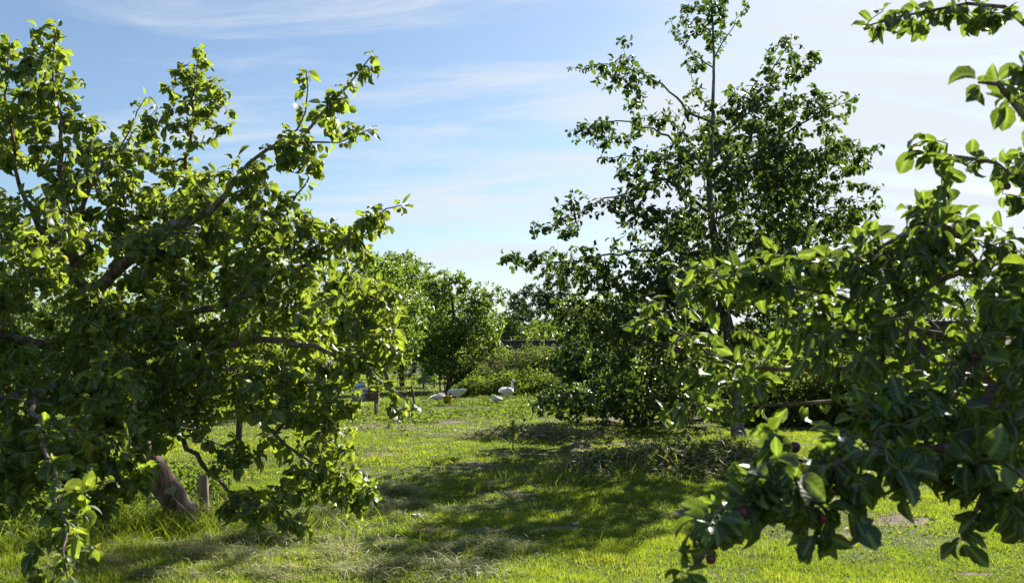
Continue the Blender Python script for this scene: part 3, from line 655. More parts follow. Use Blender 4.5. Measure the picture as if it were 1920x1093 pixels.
bl = [(at(1335, 30, 17), (.62, .6, .42), 42), (at(1340, -110, 17), (.7, .9, .4), 50), (at(1320, 110, 17), (.30, .4, .40), 12), (at(1160, 140, 16.4), (.65, .5, .28), 30), (at(1170, 85, 16.5), (.14, .2, .14), 4), (at(1250, 200, 16.8), (.75, .8, .40), 26), (at(1130, 250, 18), (.75, .6, .30), 34), (at(1330, 260, 17), (.7, .9, .5), 26),
      (at(1480, 110, 15.5), (.50, .6, .40), 28), (at(1430, 210, 15.2), (.75, .9, .5), 60), (at(1530, 210, 14.9), (.52, .6, .36), 38), (at(1555, 300, 14.8), (.55, .8, .36), 44), (at(1460, 300, 14.2), (.6, .6, .4), 50), (at(1570, 290, 17.5), (.6, .8, .4), 24), (at(1340, -170, 17), (.8, 1.0, .5), 60), (at(1400, 330, 17), (.9, 1.5, .6), 110), (at(1250, 320, 16.6), (.9, 1.2, .45), 50),
      (at(1130, 390, 16), (.9, .7, .32), 50), (at(1050, 425, 15.8), (.5, .4, .16), 18), (at(1250, 450, 16.6), (1.1, 1.3, .55), 120), (at(1480, 420, 16.8), (1.25, 1.6, .6), 150), (at(1590, 390, 16.8), (.6, .9, .5), 46), (at(1100, 500, 16), (.95, .8, .40), 75), (at(985, 487, 15.6), (.40, .3, .14), 14),
      (at(1350, 520, 17), (1.3, 1.7, .6), 130), (at(1220, 560, 17.6), (1.2, 1.4, .55), 120), (at(1530, 530, 17.4), (1.2, 1.5, .6), 110), (at(1440, 600, 17.4), (1.0, 1.4, .45), 60), (at(1330, 620, 17.6), (.9, 1.3, .4), 50)]
bl += [(at(1440, 330, 14.6), (.8, .9, .5), 60), (at(1300, 350, 15), (.8, .8, .45), 40), (at(1500, 420, 15), (.8, .9, .5), 50), (at(1400, 200, 15.6), (.6, .8, .4), 36), (at(1340, 420, 19.2), (1.3, 1.0, .8), 80), (at(1400, 260, 19), (1.0, .9, .6), 60), (at(1380, 520, 14.6), (1.0, .9, .5), 60),
       (at(1180, 600, 16.6), (.9, .9, .4), 60), (at(1090, 580, 16.8), (.6, .7, .3), 34), (at(1280, 680, 16.6), (.8, .8, .4), 46), (at(1150, 680, 17.4), (.8, .8, .35), 50), (at(1080, 660, 17.6), (.5, .6, .3), 26), (at(1230, 520, 16), (1.1, .9, .4), 60), (at(1070, 745, 16.8), (.55, .4, .10), 14)]
for k in range(5):
    a = k*1.3+.7; B.limb([(bx+.02*math.cos(a), by+.02*math.sin(a), .22, .07), (bx+.11*math.cos(a), by+.11*math.sin(a), .09, .05), (bx+.24*math.cos(a), by+.24*math.sin(a), .0, .025), (bx+.34*math.cos(a), by+.34*math.sin(a), -.06, .012)], .05, .004, attach=False)
B.grow(blob_targets(bl, B.rng, 1.5, .45, 1.95), .14, .12); B.finish(.0026)
B.wood('trunk', M['bark_grey'], t, rough=.07)
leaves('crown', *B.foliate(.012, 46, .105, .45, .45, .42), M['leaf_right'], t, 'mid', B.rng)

# ---- tree in the right foreground; its trunk stands beyond the edge of the picture
t = empty('apple_tree', (3.45, 4.2, G(3.45, 4.2)), 'near apple tree with dark purple fruit reaching in from the right foreground', 'tree')
C_ = Tree(21)
w = lambda x, y, z, r: (x, y, z, r)
C_.limb([w(3.5, 4.2, -.05, .14), w(3.45, 4.2, .35, .115), w(3.35, 4.1, .9, .10), w(3.2, 4.1, 1.35, .085), w(3.05, 4.2, 1.9, .06)], .12, .006)
C_.limb([w(3.3, 4.1, 1.1, .07)]+L4([(2250, 820, 3.9, .05), (2000, 800, 3.5, .026), (1800, 830, 3.1, .015), (1640, 850, 2.9, .010), (1500, 900, 2.75, .007), (1400, 965, 2.7, .005), (1300, 1065, 2.65, .004)]))
C_.limb([w(3.3, 4.1, 1.1, .06)]+L4([(2200, 760, 4.3, .03), (1900, 710, 4.3, .018), (1700, 695, 4.4, .013), (1430, 692, 4.5, .009), (1330, 660, 4.6, .006), (1190, 575, 4.7, .004)]))
C_.limb([w(3.2, 4.1, 1.35, .06)]+L4([(2150, 640, 4.1, .03), (1900, 640, 4.0, .018), (1740, 620, 4.0, .013), (1560, 560, 4.1, .009), (1420, 520, 4.2, .006), (1270, 500, 4.3, .004)]))
C_.limb([w(3.05, 4.2, 1.9, .05)]+L4([(2150, 400, 4.0, .028), (1960, 480, 3.8, .017), (1830, 492, 3.8, .013), (1700, 590, 3.8, .008), (1640, 640, 3.8, .006)]))
C_.limb(L4([(1830, 492, 3.8, .012), (1780, 420, 3.7, .009), (1765, 340, 3.7, .008), (1770, 270, 3.7, .004)]))
C_.limb(L4([(1780, 420, 3.7, .012), (1690, 440, 3.8, .009), (1620, 480, 3.9, .006), (1500, 500, 4.0, .004)]))
C_.limb(L4([(1960, 480, 3.8, .018), (1940, 380, 3.6, .012), (1860, 310, 3.5, .008), (1740, 290, 3.6, .004)]))
C_.limb([w(3.05, 4.2, 1.9, .05)]+L4([(2200, 200, 4.0, .035), (2050, 230, 3.3, .02), (1930, 250, 3.0, .012), (1870, 160, 2.9, .008), (1830, 150, 2.9, .004)]))
C_.limb([w(3.05, 4.2, 1.9, .05)]+L4([(2250, 100, 4.4, .03), (2080, 90, 4.2, .02), (1930, 50, 4.1, .013), (1880, 14, 4.1, .009), (1760, 20, 4.1, .006), (1690, 35, 4.1, .005), (1620, 52, 4.1, .003)]))
C_.limb(L4([(2000, 800, 3.5, .02), (1930, 870, 3.1, .014), (1850, 930, 2.9, .009), (1810, 1020, 2.85, .004)]))
C_.limb(L4([(1900, 640, 4.0, .02), (1820, 720, 3.6, .013), (1700, 790, 3.4, .008), (1560, 800, 3.3, .004)]))
C_.limb(L4([(1700, 695, 4.4, .014), (1620, 730, 4.3, .010), (1480, 760, 4.3, .007), (1300, 770, 4.4, .004)]))
bl = [(at(1760, 340, 3.7), (.16, .25, .20), 17), (at(1740, 420, 3.8), (.24, .3, .16), 30), (at(1880, 330, 3.5), (.14, .2, .14), 12), (at(1880, 160, 2.95), (.09, .15, .07), 8), (at(1850, 20, 4.1), (.14, .15, .05), 7), (at(1690, 35, 4.1), (.15, .1, .04), 6), (at(1900, 420, 3.6), (.16, .3, .14), 14),
      (at(1620, 500, 4.0), (.30, .35, .16), 30), (at(1450, 520, 4.2), (.36, .3, .12), 22), (at(1320, 550, 4.4), (.28, .3, .10), 15), (at(1210, 590, 4.6), (.10, .15, .08), 6), (at(1760, 540, 3.9), (.40, .4, .20), 50), (at(1880, 560, 3.7), (.30, .5, .22), 34),
      (at(1600, 620, 4.1), (.42, .4, .20), 44), (at(1430, 680, 4.4), (.36, .3, .15), 26), (at(1300, 660, 4.5), (.24, .25, .12), 14), (at(1300, 765, 4.4), (.16, .2, .06), 6), (at(1760, 700, 3.8), (.44, .5, .18), 50), (at(1880, 700, 3.4), (.32, .5, .20), 36),
      (at(1700, 800, 3.2), (.40, .35, .15), 56), (at(1620, 880, 2.85), (.20, .15, .10), 22), (at(1520, 900, 2.75), (.16, .12, .10), 16), (at(1560, 830, 3.1), (.26, .3, .12), 24), (at(1850, 830, 3.1), (.26, .35, .14), 30), (at(1500, 930, 2.8), (.18, .2, .10), 17), (at(1380, 1000, 2.7), (.12, .16, .10), 11), (at(1330, 1070, 2.7), (.08, .1, .05), 5), (at(1440, 860, 3.1), (.12, .15, .10), 7),
      (at(1840, 950, 2.9), (.11, .15, .11), 9), (at(1830, 1020, 2.85), (.06, .08, .05), 3), (at(1920, 900, 2.9), (.14, .2, .14), 10), (at(2120, 500, 3.9), (.5, .8, .8), 60), (at(2150, 200, 4.1), (.5, .7, .5), 34), (at(2150, 780, 3.8), (.5, .6, .4), 40), (at(1180, 830, 4.6), (.05, .05, .06), 2)]
C_.grow(blob_targets(bl, C_.rng, 3.2, .45, 1.25), .08, .10); C_.finish(.0020)
C_.wood('trunk', M['bark'], t, rough=.06)
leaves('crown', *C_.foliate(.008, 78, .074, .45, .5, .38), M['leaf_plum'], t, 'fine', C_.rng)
ix = C_.rng.choice(len(C_.leafpos), 30)
for p in C_.leafpos[ix]: fruit(t, p+np.array([0, 0, -.03]), C_.rng.uniform(.010, .017), M['apple_purple'], 'apple', C_.rng)
for q in ((1490, 838, 2.95), (1392, 960, 2.68), (1338, 1018, 2.66), (1270, 655, 4.5)): fruit(t, at(*q), .017, M['apple_purple'], 'apple', C_.rng)

# ---- middle-distance and far trees
def simple_tree(name, label, px, Yd, top, wpx, seed, mat, bark, nt_=170, low=.9, lean=0, size=.10, kind='low', cat='tree', group=None, per=26, trunk_r=.10, depth=None, stems=1, base_py=None, thr=.42):
    T = Tree(seed); rng = T.rng; X = (px-960)/FPX*Yd; z0 = G(X, Yd); H = at(px, top, Yd)[2]-z0; W = wpx/FPX*Yd/2*(1.15 if Yd > 27 else 1); D_ = depth or W
    t = empty(name, (X, Yd, z0), label, cat, group)
    for k in range(stems):
        a = rng.uniform(0, 6.28); o = 0 if stems == 1 else .35
        T.limb([(X+o*math.cos(a)*.5-lean, Yd+o*math.sin(a)*.5, z0-.05, trunk_r*1.3), (X-lean*.8+o*math.cos(a)*.7, Yd+o*math.sin(a)*.7, z0+.25, trunk_r), (X-lean*.3+o*math.cos(a), Yd+o*math.sin(a), z0+H*.35, trunk_r*.7), (X+o*math.cos(a)*1.4, Yd+o*math.sin(a), z0+H*.65, trunk_r*.4), (X+rng.normal(0, .1*W), Yd, z0+H*.95, .006)], .25, .02, attach=False)
    for k in range(6):
        a = k*2.4+rng.uniform(0, 1); s_ = rng.uniform(.25, .45)
        b = np.array([X-lean*.3, Yd, z0+H*s_]); e = np.array([X+W*.8*math.cos(a), Yd+D_*.8*math.sin(a), z0+H*(s_+rng.uniform(.1, .35))])
        T.limb([(*b, trunk_r*.45), (*((b+e)/2+np.array([0, 0, -.05*H])), trunk_r*.25), (*e, .006)], .25, .03)
    bl = []; zc = z0+low+(H-low)*.5
    nb = 20
    for k in range(nb):
        a = k*2.4+rng.uniform(-.5, .5); rr = math.sqrt(rng.uniform(.05, 1))*.66; f = rng.uniform(-.95, .72); sh = 1.0 if f < -.1 else math.sqrt(max(.08, 1-((f+.1)/.9)**2))
        bl.append(((X+W*rr*sh*math.cos(a), Yd+D_*rr*sh*math.sin(a), zc+f*(H-low)*.5), (W*.36*rng.uniform(.7, 1.2), D_*.36, (H-low)*.15*rng.uniform(.8, 1.3)), nt_/nb))
    if name == 'fruit_tree':
        for k in range(9): a = k*.7; bl.append(((X+W*.62*math.cos(a), Yd+D_*.62*math.sin(a), z0+.55), (W*.36, D_*.36, .38), nt_/nb*1.0))
    bl.append(((X, Yd, z0+H*.88), (W*.3, D_*.3, H*.12), nt_/nb))
    T.grow(blob_targets(bl, rng, 1.6, thr, 2.6), .20, .15); T.finish(.0035)
    T.wood('trunk', bark, t, sides=(8, 5, 3))
    leaves('crown', *T.foliate(.02, per*1.7, size, .35, .5, .5), mat, t, kind, rng)
    return t

simple_tree('apple_tree', 'shaded apple tree close behind the big leaning tree', 450, 14.5, 380, 440, 31, M['leaf_left'], M['bark_dark'], 330, .55, 0, .095, 'mid', per=26, thr=.45, trunk_r=.05)
simple_tree('apple_tree', 'apple tree seen through gaps on the far left behind the leaning tree', 140, 19, 470, 430, 32, M['leaf_far'], M['bark_dark'], 260, .8, 0, .11, 'mid', per=22)
simple_tree('apple_tree', 'light green apple tree with a bare trunk slanting right, beside the short stake', 690, 28, 465, 270, 33, M['leaf_light'], M['bark_grey'], 620, 1.3, -1.0, .115, 'mid', per=26, trunk_r=.075)
simple_tree('apple_tree', 'round dark apple tree standing over the grey hive and left of the nettles', 850, 41, 500, 205, 34, M['leaf_light'], M['bark_dark'], 900, .95, .2, .14, 'low', per=30, trunk_r=.13, thr=.36)
simple_tree('apple_tree', 'tall pale green tree showing between the slanting trunk tree and the round dark tree', 755, 47, 462, 250, 35, M['leaf_light'], M['bark_dark'], 760, .5, 0, .14, 'low', per=24, thr=.38)
simple_tree('fruit_tree', 'dense low bush tree with many thin stems touching the ground left of the pear trunk', 1190, 21.0, 540, 430, 36, M['leaf_right'], M['bark_dark'], 620, .15, 0, .11, 'mid', per=28, trunk_r=.03, stems=7, thr=.36)
simple_tree('fruit_tree', 'bushy dark tree close behind the pear trunk', 1340, 24.5, 600, 240, 37, M['leaf_right'], M['bark_dark'], 260, .3, 0, .11, 'mid', per=26, trunk_r=.05, stems=4, thr=.36)
simple_tree('ash_tree', 'tall blue green tree beyond the old wall left of the pear crown', 1050, 60, 492, 230, 38, M['leaf_far_dark'], M['bark_dark'], 620, 1.2, 0, .20, 'low', per=22, trunk_r=.18, thr=.36)
simple_tree('pine_tree', 'small dark blue green tree on the skyline behind the gap in the middle', 972, 84, 566, 110, 39, M['leaf_far_dark'], M['bark_dark'], 260, 1.5, 0, .22, 'low', per=22, trunk_r=.16, thr=.3)
HG = 'hedge trees along the far side of the old wall'
for k, (px, Yd, top, wp, mt, lb) in enumerate(((932, 56, 578, 150, 'leaf_far', 'leafy hedge tree directly left of the end of the old wall'), (1010, 54, 598, 170, 'leaf_light', 'yellow green hedge tree rising over the left end of the old wall'),
        (1130, 48, 600, 150, 'leaf_far', 'hedge tree behind the old wall and the dense bush tree'), (1270, 42, 590, 170, 'leaf_far', 'hedge tree beyond the wall just left of the pear trunk'),
        (1420, 34, 622, 190, 'leaf_light', 'yellow green bush right behind the pear trunk'), (1560, 30, 610, 210, 'leaf_far', 'hedge tree seen low through the right foreground branches'),
        (1880, 42, 440, 190, 'leaf_far', 'tall tree at the right edge beyond the wall'), (1740, 36, 560, 200, 'leaf_far', 'hedge tree behind the right end of the wall'), (2060, 38, 520, 240, 'leaf_far', 'hedge tree past the right edge of the photo'))):
    simple_tree('hedge_tree', lb, px, Yd, top, wp, 50+k, M[mt], M['bark_dark'], 330, .3, 0, .14, 'low', per=22, trunk_r=.06, stems=3, thr=.3, group=HG)
HG = 'orchard trees in the left background'
for k, (px, Yd, top, wp, mt, lb) in enumerate(((330, 24, 500, 300, 'leaf_far', 'orchard tree behind the leaning trunk seen through its leaves'), (560, 38, 500, 260, 'leaf_far', 'orchard tree behind the white sack'), (20, 26, 500, 300, 'leaf_far', 'orchard tree at the far left edge'),
        (650, 56, 520, 230, 'leaf_far', 'distant orchard tree left of the tall pale green tree'), (440, 52, 560, 260, 'leaf_far_dark', 'distant dark tree in the left background'), (220, 50, 560, 330, 'leaf_far_dark', 'wide distant dark tree behind the left orchard trees'), (-120, 32, 480, 330, 'leaf_far', 'orchard tree beyond the left edge of the photo'), (840, 66, 545, 190, 'leaf_far_dark', 'distant tree behind the round dark apple tree'))):
    simple_tree('orchard_tree', lb, px, Yd, top, wp, 70+k, M[mt], M['bark_dark'], 340, .9 if k < 4 else .3, 0, .13, 'low', per=22, trunk_r=.09, thr=.34, group=HG)

# distant wood closing the horizon
def leaf_mass(name, label, pts, n, mat, seed, size, cat, up=.5):
    """pts(n, rng) -> positions; loose leaves as a mass"""
    rng = np.random.default_rng(seed); P = pts(n, rng); n = len(P)
    d = rng.normal(0, 1, (n, 3)); d[:, 2] = d[:, 2]*.5+.1; nr = rng.normal(0, .6, (n, 3))+np.array([0, 0, up])
    cl = fnoise(P*1.3, seed, 2)
    return tag(leaves(name, P, d, nr, size*rng.uniform(.6, 1.3, n), np.clip(.45+.9*(cl-.5)+rng.normal(0, .15, n), 0, 1), mat, None, 'low', rng), label, cat, kind='stuff')
def wood_pts(n, rng):
    x = rng.uniform(-75, 75, n); p = np.stack([x*.12, x*0], 1); h = 3.0+4.0*fnoise(p*1.6, 4, 3)
    u_ = rng.uniform(0, 1, n)**.6; return np.stack([x, 108+rng.uniform(-3, 3, n)*(1.1-u_), h*u_+.1], 1)
leaf_mass('distant_wood', 'far hedgerow closing the horizon', wood_pts, 52000, M['leaf_far_dark'], 90, .42, 'hedgerow')
# nettle thicket in front of the old wall
def thicket(x0, x1, y0, y1, hmax):
    def f(n, rng):
        x = rng.uniform(x0, x1, n); y = rng.uniform(y0, y1, n); ex = np.clip(1-np.abs((x-(x0+x1)/2)/((x1-x0)/2))**6, 0, 1)**.6*np.clip(1-np.abs((y-(y0+y1)/2)/((y1-y0)/2))**6, 0, 1)**.6
        h = hmax*ex*(.12+.95*fnoise(np.stack([x, y], 1)*1.5, 12, 3)); u_ = rng.uniform(0, 1, n)**.75
        return np.stack([x, y, h*u_], 1)
    return f
M['nettle_stem'] = plain('seeding_stem', (.16, .15, .06), (.34, .27, .15), 6, .8, 0, .2)
leaf_mass('nettle_bed', 'waist high yellow green nettles and weeds in front of the old wall', thicket(-2.4, 4.2, 38.5, 46, 2.45), 44000, M['nettle'], 91, .12, 'weeds')
leaf_mass('bramble_bed', 'low bramble and weeds left of the nettles behind the geese', thicket(-2.3, 2.5, 35.8, 39.5, 1.2), 16000, M['weed'], 92, .11, 'weeds')
leaf_mass('weed_bank', 'green weed bank in front of the wall seen through the right branches', thicket(4.9, 14, 21.0, 25.5, 2.6), 46000, M['nettle'], 93, .12, 'weeds')
leaf_mass('left_weed_bank', 'knee high bright weeds behind the leaning trunk at the left edge', thicket(-6.2, -3.2, 8.2, 11.6, .55), 9000, M['weed'], 94, .07, 'weeds')
leaf_mass('dark_undergrowth', 'dark undergrowth behind the dense bush tree', thicket(2.3, 5.6, 27.5, 31.0, 2.2), 15000, M['leaf_right'], 103, .12, 'undergrowth')
# feathery seed heads over the nettles
rng = np.random.default_rng(95); b = MB()
for k in range(170):
    x, y = rng.uniform(-2.6, 2.0), rng.uniform(39, 43); h = rng.uniform(1.0, 1.7)*(1-.3*abs(x)/3); lx = rng.normal(0, .06)
    b.tube([(x, y, .2), (x+lx*.5, y, h*.6), (x+lx, y, h)], [.008, .007, .004], 4, False)
    for q in range(9):
        z = h*(.72+.03*q); b.tube([(x+lx*.8, y, z), (x+lx+rng.normal(0, .05), y+rng.normal(0, .05), z+.05)], [.014, .006], 4, False)
tag(b.build('seed_heads', M['nettle_stem']), 'pale brown seed heads standing above the nettles', 'weeds', kind='stuff')

# loose weeds, brush heap, fallen leaves on the grass
def floor_leaves(name, label, src, n, mat, seed, size, lift, cat, spread=.6, up=1.0, clumpy=0):
    rng = np.random.default_rng(seed); src = np.array(src); wgt = src[:, 2]*src[:, 3]; ch = rng.choice(len(src), n, p=wgt/wgt.sum())
    a = rng.normal(0, spread, (n, 2)); x = src[ch, 0]+a[:, 0]*src[ch, 2]; y = src[ch, 1]+a[:, 1]*src[ch, 3]
    if clumpy:
        bx_, by_ = gpt(838, 766); kp = (((x-bx_)/.5)**2+((y-by_)/1.6)**2 > 1) & (fnoise(np.stack([x, y], 1)*clumpy, 55, 3) > .5+rng.normal(0, .03, n)); a, x, y = a[kp], x[kp], y[kp]; n = len(x)
    P = np.stack([x, y, gz(x, y)+.012+np.abs(rng.normal(0, 1, n))*lift*np.exp(-(a**2).sum(1)*.8)], 1)
    d = rng.normal(0, 1, (n, 3)); d[:, 2] = np.abs(d[:, 2])*.35; nr = rng.normal(0, .45, (n, 3))+np.array([0, 0, up])
    return tag(leaves(name, P, d, nr, size*rng.uniform(.5, 1.3, n), np.clip(rng.beta(2, 2.2, n), 0, 1), mat, None, 'mid', rng), label, cat, kind='stuff')
floor_leaves('weed_clumps', 'leafy green weeds growing in a heap in the shade in front of the pear trunk', [(s[0], s[1], s[2], s[3]) for s in BRUSH[:4]], 4200, M['weed'], 96, .055, .08, 'weeds', .42, .5)
floor_leaves('withered_brush', 'withered pulled weeds lying over the dark heap', [(s[0], s[1], s[2], s[3]) for s in BRUSH], 3000, M['dead'], 97, .075, .09, 'dead weeds', .5, .6)
bs = straws(2600, [(s[0], s[1], s[2], s[3]) for s in BRUSH], np.random.default_rng(98), (.15, .5), .010, .10)
tag(mesh('dry_stalks', bs[0], [bs[1]], M['hay'], attrs={'tint': bs[3]}, smooth=False), 'dry stalks strewn over the brush heap', 'stalks', kind='stuff')
gx0, gy0 = gpt(900, 762)
floor_leaves('ground_weeds', 'low broad leaved weeds scattered in the grass round the geese', [(gx0, gy0, 3.2, 3.6), (gpt(1050, 775)[0], gpt(1050, 775)[1], 3.0, 2.6), (gpt(760, 790)[0], gpt(760, 790)[1], 1.6, 2.6), (gpt(1000, 745)[0], gpt(1000, 745)[1], 3., 2.5)], 17000, M['weed'], 99, .085, .05, 'weeds', .6, .7, 1.1)
floor_leaves('fallen_leaves', 'withered leaves lying on the bare ground', [(s[0], s[1], s[2]*1.6, s[3]*1.6) for s in SOIL], 1700, M['dead'], 100, .055, .01, 'leaves')
floor_leaves('clover', 'clover and small weeds in the short grass', [(-2.4, 11, 1.2, 2), (0, 10.5, 3, 3), (2.6, 8.5, 2., 2.), (-1, 14, 2., 3.)], 14000, M['weed'], 101, .028, .025, 'weeds', .6, .8, 1.9)
floor_leaves('trunk_weeds', 'nettles and weeds round the foot of the leaning trunk', [(*gpt(300, 985), .7, .3), (*gpt(180, 960), .9, .4), (*gpt(60, 940), .9, .5)], 2600, M['weed'], 102, .06, .16, 'weeds')

# ------------------------------------------------------------------ the old wall
M['brick'] = None
m, nt, o = newmat('old_brick'); L = nt.links.new
tco = N(nt, 'ShaderNodeTexCoord'); br = N(nt, 'ShaderNodeTexBrick'); br.inputs['Scale'].default_value = 1; br.inputs['Brick Width'].default_value = .225; br.inputs['Row Height'].default_value = .075; br.inputs['Mortar Size'].default_value = .006
br.inputs['Color1'].default_value = (.11, .065, .05, 1); br.inputs['Color2'].default_value = (.07, .05, .042, 1); br.inputs['Mortar'].default_value = (.12, .11, .095, 1)
uvn = N(nt, 'ShaderNodeUVMap'); L(uvn.outputs[0], br.inputs['Vector']); p = N(nt, 'ShaderNodeBsdfPrincipled'); p.inputs['Roughness'].default_value = .9
L(br.outputs[0], p.inputs['Base Color']); bpn = N(nt, 'ShaderNodeBump'); bpn.inputs['Distance'].default_value = .01; bpn.invert = True; L(br.outputs['Fac'], bpn.inputs['Height']); L(bpn.outputs[0], p.inputs['Normal']); L(p.outputs[0], o.inputs[0]); M['brick'] = m
M['tile'] = plain('mossy_tile', (.045, .035, .028), (.10, .075, .06), 7, .85, .6, .2, 6, c3=(.17, .085, .055), dist=.02)
a0 = np.array([-1.35, 52.]); a1_ = np.array([12.5, 9.6+0]); a1_ = np.array([11.4, 13.0]); d_ = (a1_-a0); ln = np.linalg.norm(d_); d_ = d_/ln; nrm_ = np.array([-d_[1], d_[0]]); rz = math.atan2(d_[1], d_[0])
wl = empty('garden_wall', (a0[0], a0[1], 0), 'old brick garden wall with a dark tiled top running behind the nettles', 'wall')
H = 1.82; V = []; UV = []; F = []
def P2(s_, o_, z): q = a0+d_*s_+nrm_*o_; return (q[0], q[1], z)
V = [P2(0, -.11, -.1), P2(ln, -.11, -.1), P2(ln, -.11, H), P2(0, -.11, H), P2(0, .11, -.1), P2(ln, .11, -.1), P2(ln, .11, H), P2(0, .11, H)]
UV = [(0, 0), (ln, 0), (ln, H), (0, H), (.22, 0), (ln+.22, 0), (ln+.22, H), (.22, H)]
mesh('wall', V, [np.array([(0, 1, 2, 3), (5, 4, 7, 6), (4, 0, 3, 7), (1, 5, 6, 2), (3, 2, 6, 7)])], M['brick'], wl, uv=UV, smooth=False)
b = MB(); rng = np.random.default_rng(4); s_ = 0
while s_ < ln:
    wd = .19; z = rng.normal(0, .012)+.035*math.sin(s_*.45)
    for sg in (-1, 1):
        for c in range(2):
            o0, o1 = sg*(.26-.12*c), sg*(.10-.12*c+.02 if c == 0 else .0); z0, z1 = H-.04+.15*c+z, H+.15*(c+1)+z
            q = [P2(s_, o0, z0), P2(s_+wd, o0, z0), P2(s_+wd, o1, z1), P2(s_, o1, z1), P2(s_+wd/2, o0, z0+.045), P2(s_+wd/2, o1, z1+.045)]
            b.add(q+[(x, y, z_-.03) for x, y, z_ in q], [(0, 4, 5, 3), (4, 1, 2, 5), (6, 9, 11, 10), (10, 11, 8, 7), (0, 6, 10, 4), (4, 10, 7, 1)])
    b.tube([P2(s_, 0, H+.29+z), P2(s_+wd*1.02, 0, H+.29+z)], .075, 8)
    s_ += wd
b.build('coping', M['tile'], wl)

# ------------------------------------------------------------------ geese
M['feather'] = plain('white_feathers', (.66, .65, .62), (.82, .81, .78), 16, .75, .25, .2, 4, (1, 1, 1), .006)
M['bill'] = plain('orange_bill', (.55, .20, .05), (.70, .30, .08), 10, .5, 0, .4)
M['eye'] = plain('dark_eye', (.01, .01, .01), (.02, .02, .02), 5, .2, 0, .5)
def remeshed(b, name, mat, parent, vox=.012):
    o = b.build('tmp', mat, parent, local=True); md = o.modifiers.new('r', 'REMESH'); md.mode = 'VOXEL'; md.voxel_size = vox; md.use_smooth_shade = True
    m2 = o.modifiers.new('s', 'SMOOTH'); m2.iterations = 4; m2.factor = .5
    bpy.context.view_layer.update(); dg = bpy.context.evaluated_depsgraph_get(); me = bpy.data.meshes.new_from_object(o.evaluated_get(dg)); old = o.data
    o.modifiers.clear(); o.data = me; bpy.data.meshes.remove(old); o.name = name; me.name = name; return o
def goose(px, py, rz, pose, label, scale=1.0):
    x, y = gpt(px, py); y = y; r = empty('goose', (x, y, G(x, y)), label, 'goose', 'white geese on the grass', 0)
    b = MB()
    if pose == 'stand':
        sp = [(-.44, 0, .36), (-.36, 0, .37), (-.25, 0, .38), (-.10, 0, .37), (.06, 0, .365), (.17, 0, .385), (.235, 0, .44), (.25, 0, .52), (.245, 0, .60), (.25, 0, .67), (.275, 0, .715), (.31, 0, .725), (.345, 0, .712), (.36, 0, .706)]
        w_ = [.02, .06, .11, .150, .150, .115, .068, .046, .038, .036, .040, .043, .030, .018]; h_ = [.015, .05, .10, .145, .150, .12, .07, .048, .040, .038, .042, .042, .032, .02]
        bl_ = [(.35, 0, .710), (.39, 0, .697), (.425, 0, .687)]; ey = (.318, .038, .735)
    elif pose == 'feed':
        sp = [(-.40, 0, .48), (-.33, 0, .46), (-.22, 0, .43), (-.08, 0, .40), (.08, 0, .39), (.19, 0, .41), (.27, 0, .455), (.335, 0, .47), (.39, 0, .44), (.415, 0, .38), (.42, 0, .32), (.425, 0, .27), (.43, 0, .24)]
        w_ = [.02, .06, .11, .15, .15, .115, .07, .05, .042, .038, .040, .034, .018]; h_ = [.015, .05, .10, .15, .155, .12, .072, .05, .042, .040, .042, .034, .02]
        bl_ = [(.428, 0, .25), (.435, 0, .21), (.44, 0, .18)]; ey = (.43, .038, .31)
    else:
        sp = [(-.42, 0, .15), (-.34, 0, .15), (-.23, 0, .15), (-.08, 0, .14), (.08, 0, .14), (.19, 0, .16), (.225, 0, .22), (.19, .02, .28), (.12, .04, .305), (.05, .05, .30), (-.01, .05, .29), (-.05, .05, .285)]
        w_ = [.02, .06, .11, .15, .15, .12, .075, .05, .044, .046, .036, .02]; h_ = [.015, .05, .09, .135, .14, .11, .075, .05, .042, .042, .032, .02]
        bl_ = [(-.04, .05, .285), (-.08, .05, .28), (-.11, .05, .275)]; ey = (.02, .093, .315)
    R = np.array(Matrix.Rotation(rz, 3, 'Z'))*scale
    tr = lambda pts: [tuple(R@np.array(q)) for q in pts]
    f = smooth_path([(*q, a) for q, a in zip(sp, w_)], .02); f2 = smooth_path([(*q, a) for q, a in zip(sp, h_)], .02)
    b.loft(tr(f[:, :3]), np.abs(f[:, 3])*scale, np.abs(f2[:, 3])*scale, 16)
    if pose != 'lie':
        for sg in (-1, 1): b.loft(tr([(-.04, sg*.06, .30), (-.03, sg*.062, .22), (-.03, sg*.062, .17)]), [.055*scale, .03*scale, .016*scale], [.05*scale, .03*scale, .016*scale], 10, True, (0, 1, 0))
    remeshed(b, 'body', M['feather'], r)
    for sg in (-1, 1):
        c = MB(); zc = {'stand': .40, 'feed': .43, 'lie': .18}[pose]; dz = {'stand': -.01, 'feed': .05, 'lie': 0}[pose]
        c.loft(tr([(.14, sg*.095, zc), (.04, sg*.135, zc+.01), (-.12, sg*.130, zc+.01+dz*.5), (-.28, sg*.085, zc+dz), (-.40, sg*.035, zc-.01+dz*1.6)]), [.012*scale, .03*scale, .032*scale, .024*scale, .008*scale], [.03*scale, .095*scale, .095*scale, .055*scale, .014*scale], 10)
        c.build('wing', M['feather'], r, local=True)
    c = MB(); c.loft(tr(bl_), [.021*scale, .018*scale, .008*scale], [.022*scale, .014*scale, .006*scale], 8); c.build('bill', M['bill'], r, local=True)
    for sg in (-1, 1):
        c = MB(); e0 = np.array(ey)
        if pose == 'lie': e0 = np.array([ey[0], .05+sg*.043, ey[2]])
        else: e0[1] *= sg
        e = R@e0; c.loft([e+np.array([0, 0, dz_*scale]) for dz_ in (-.007, -.004, 0, .004, .007)], [.001, .005, .007, .005, .001], [.001, .005, .007, .005, .001], 6, True, (0, 1, 0)); c.build('eye', M['eye'], r, local=True)
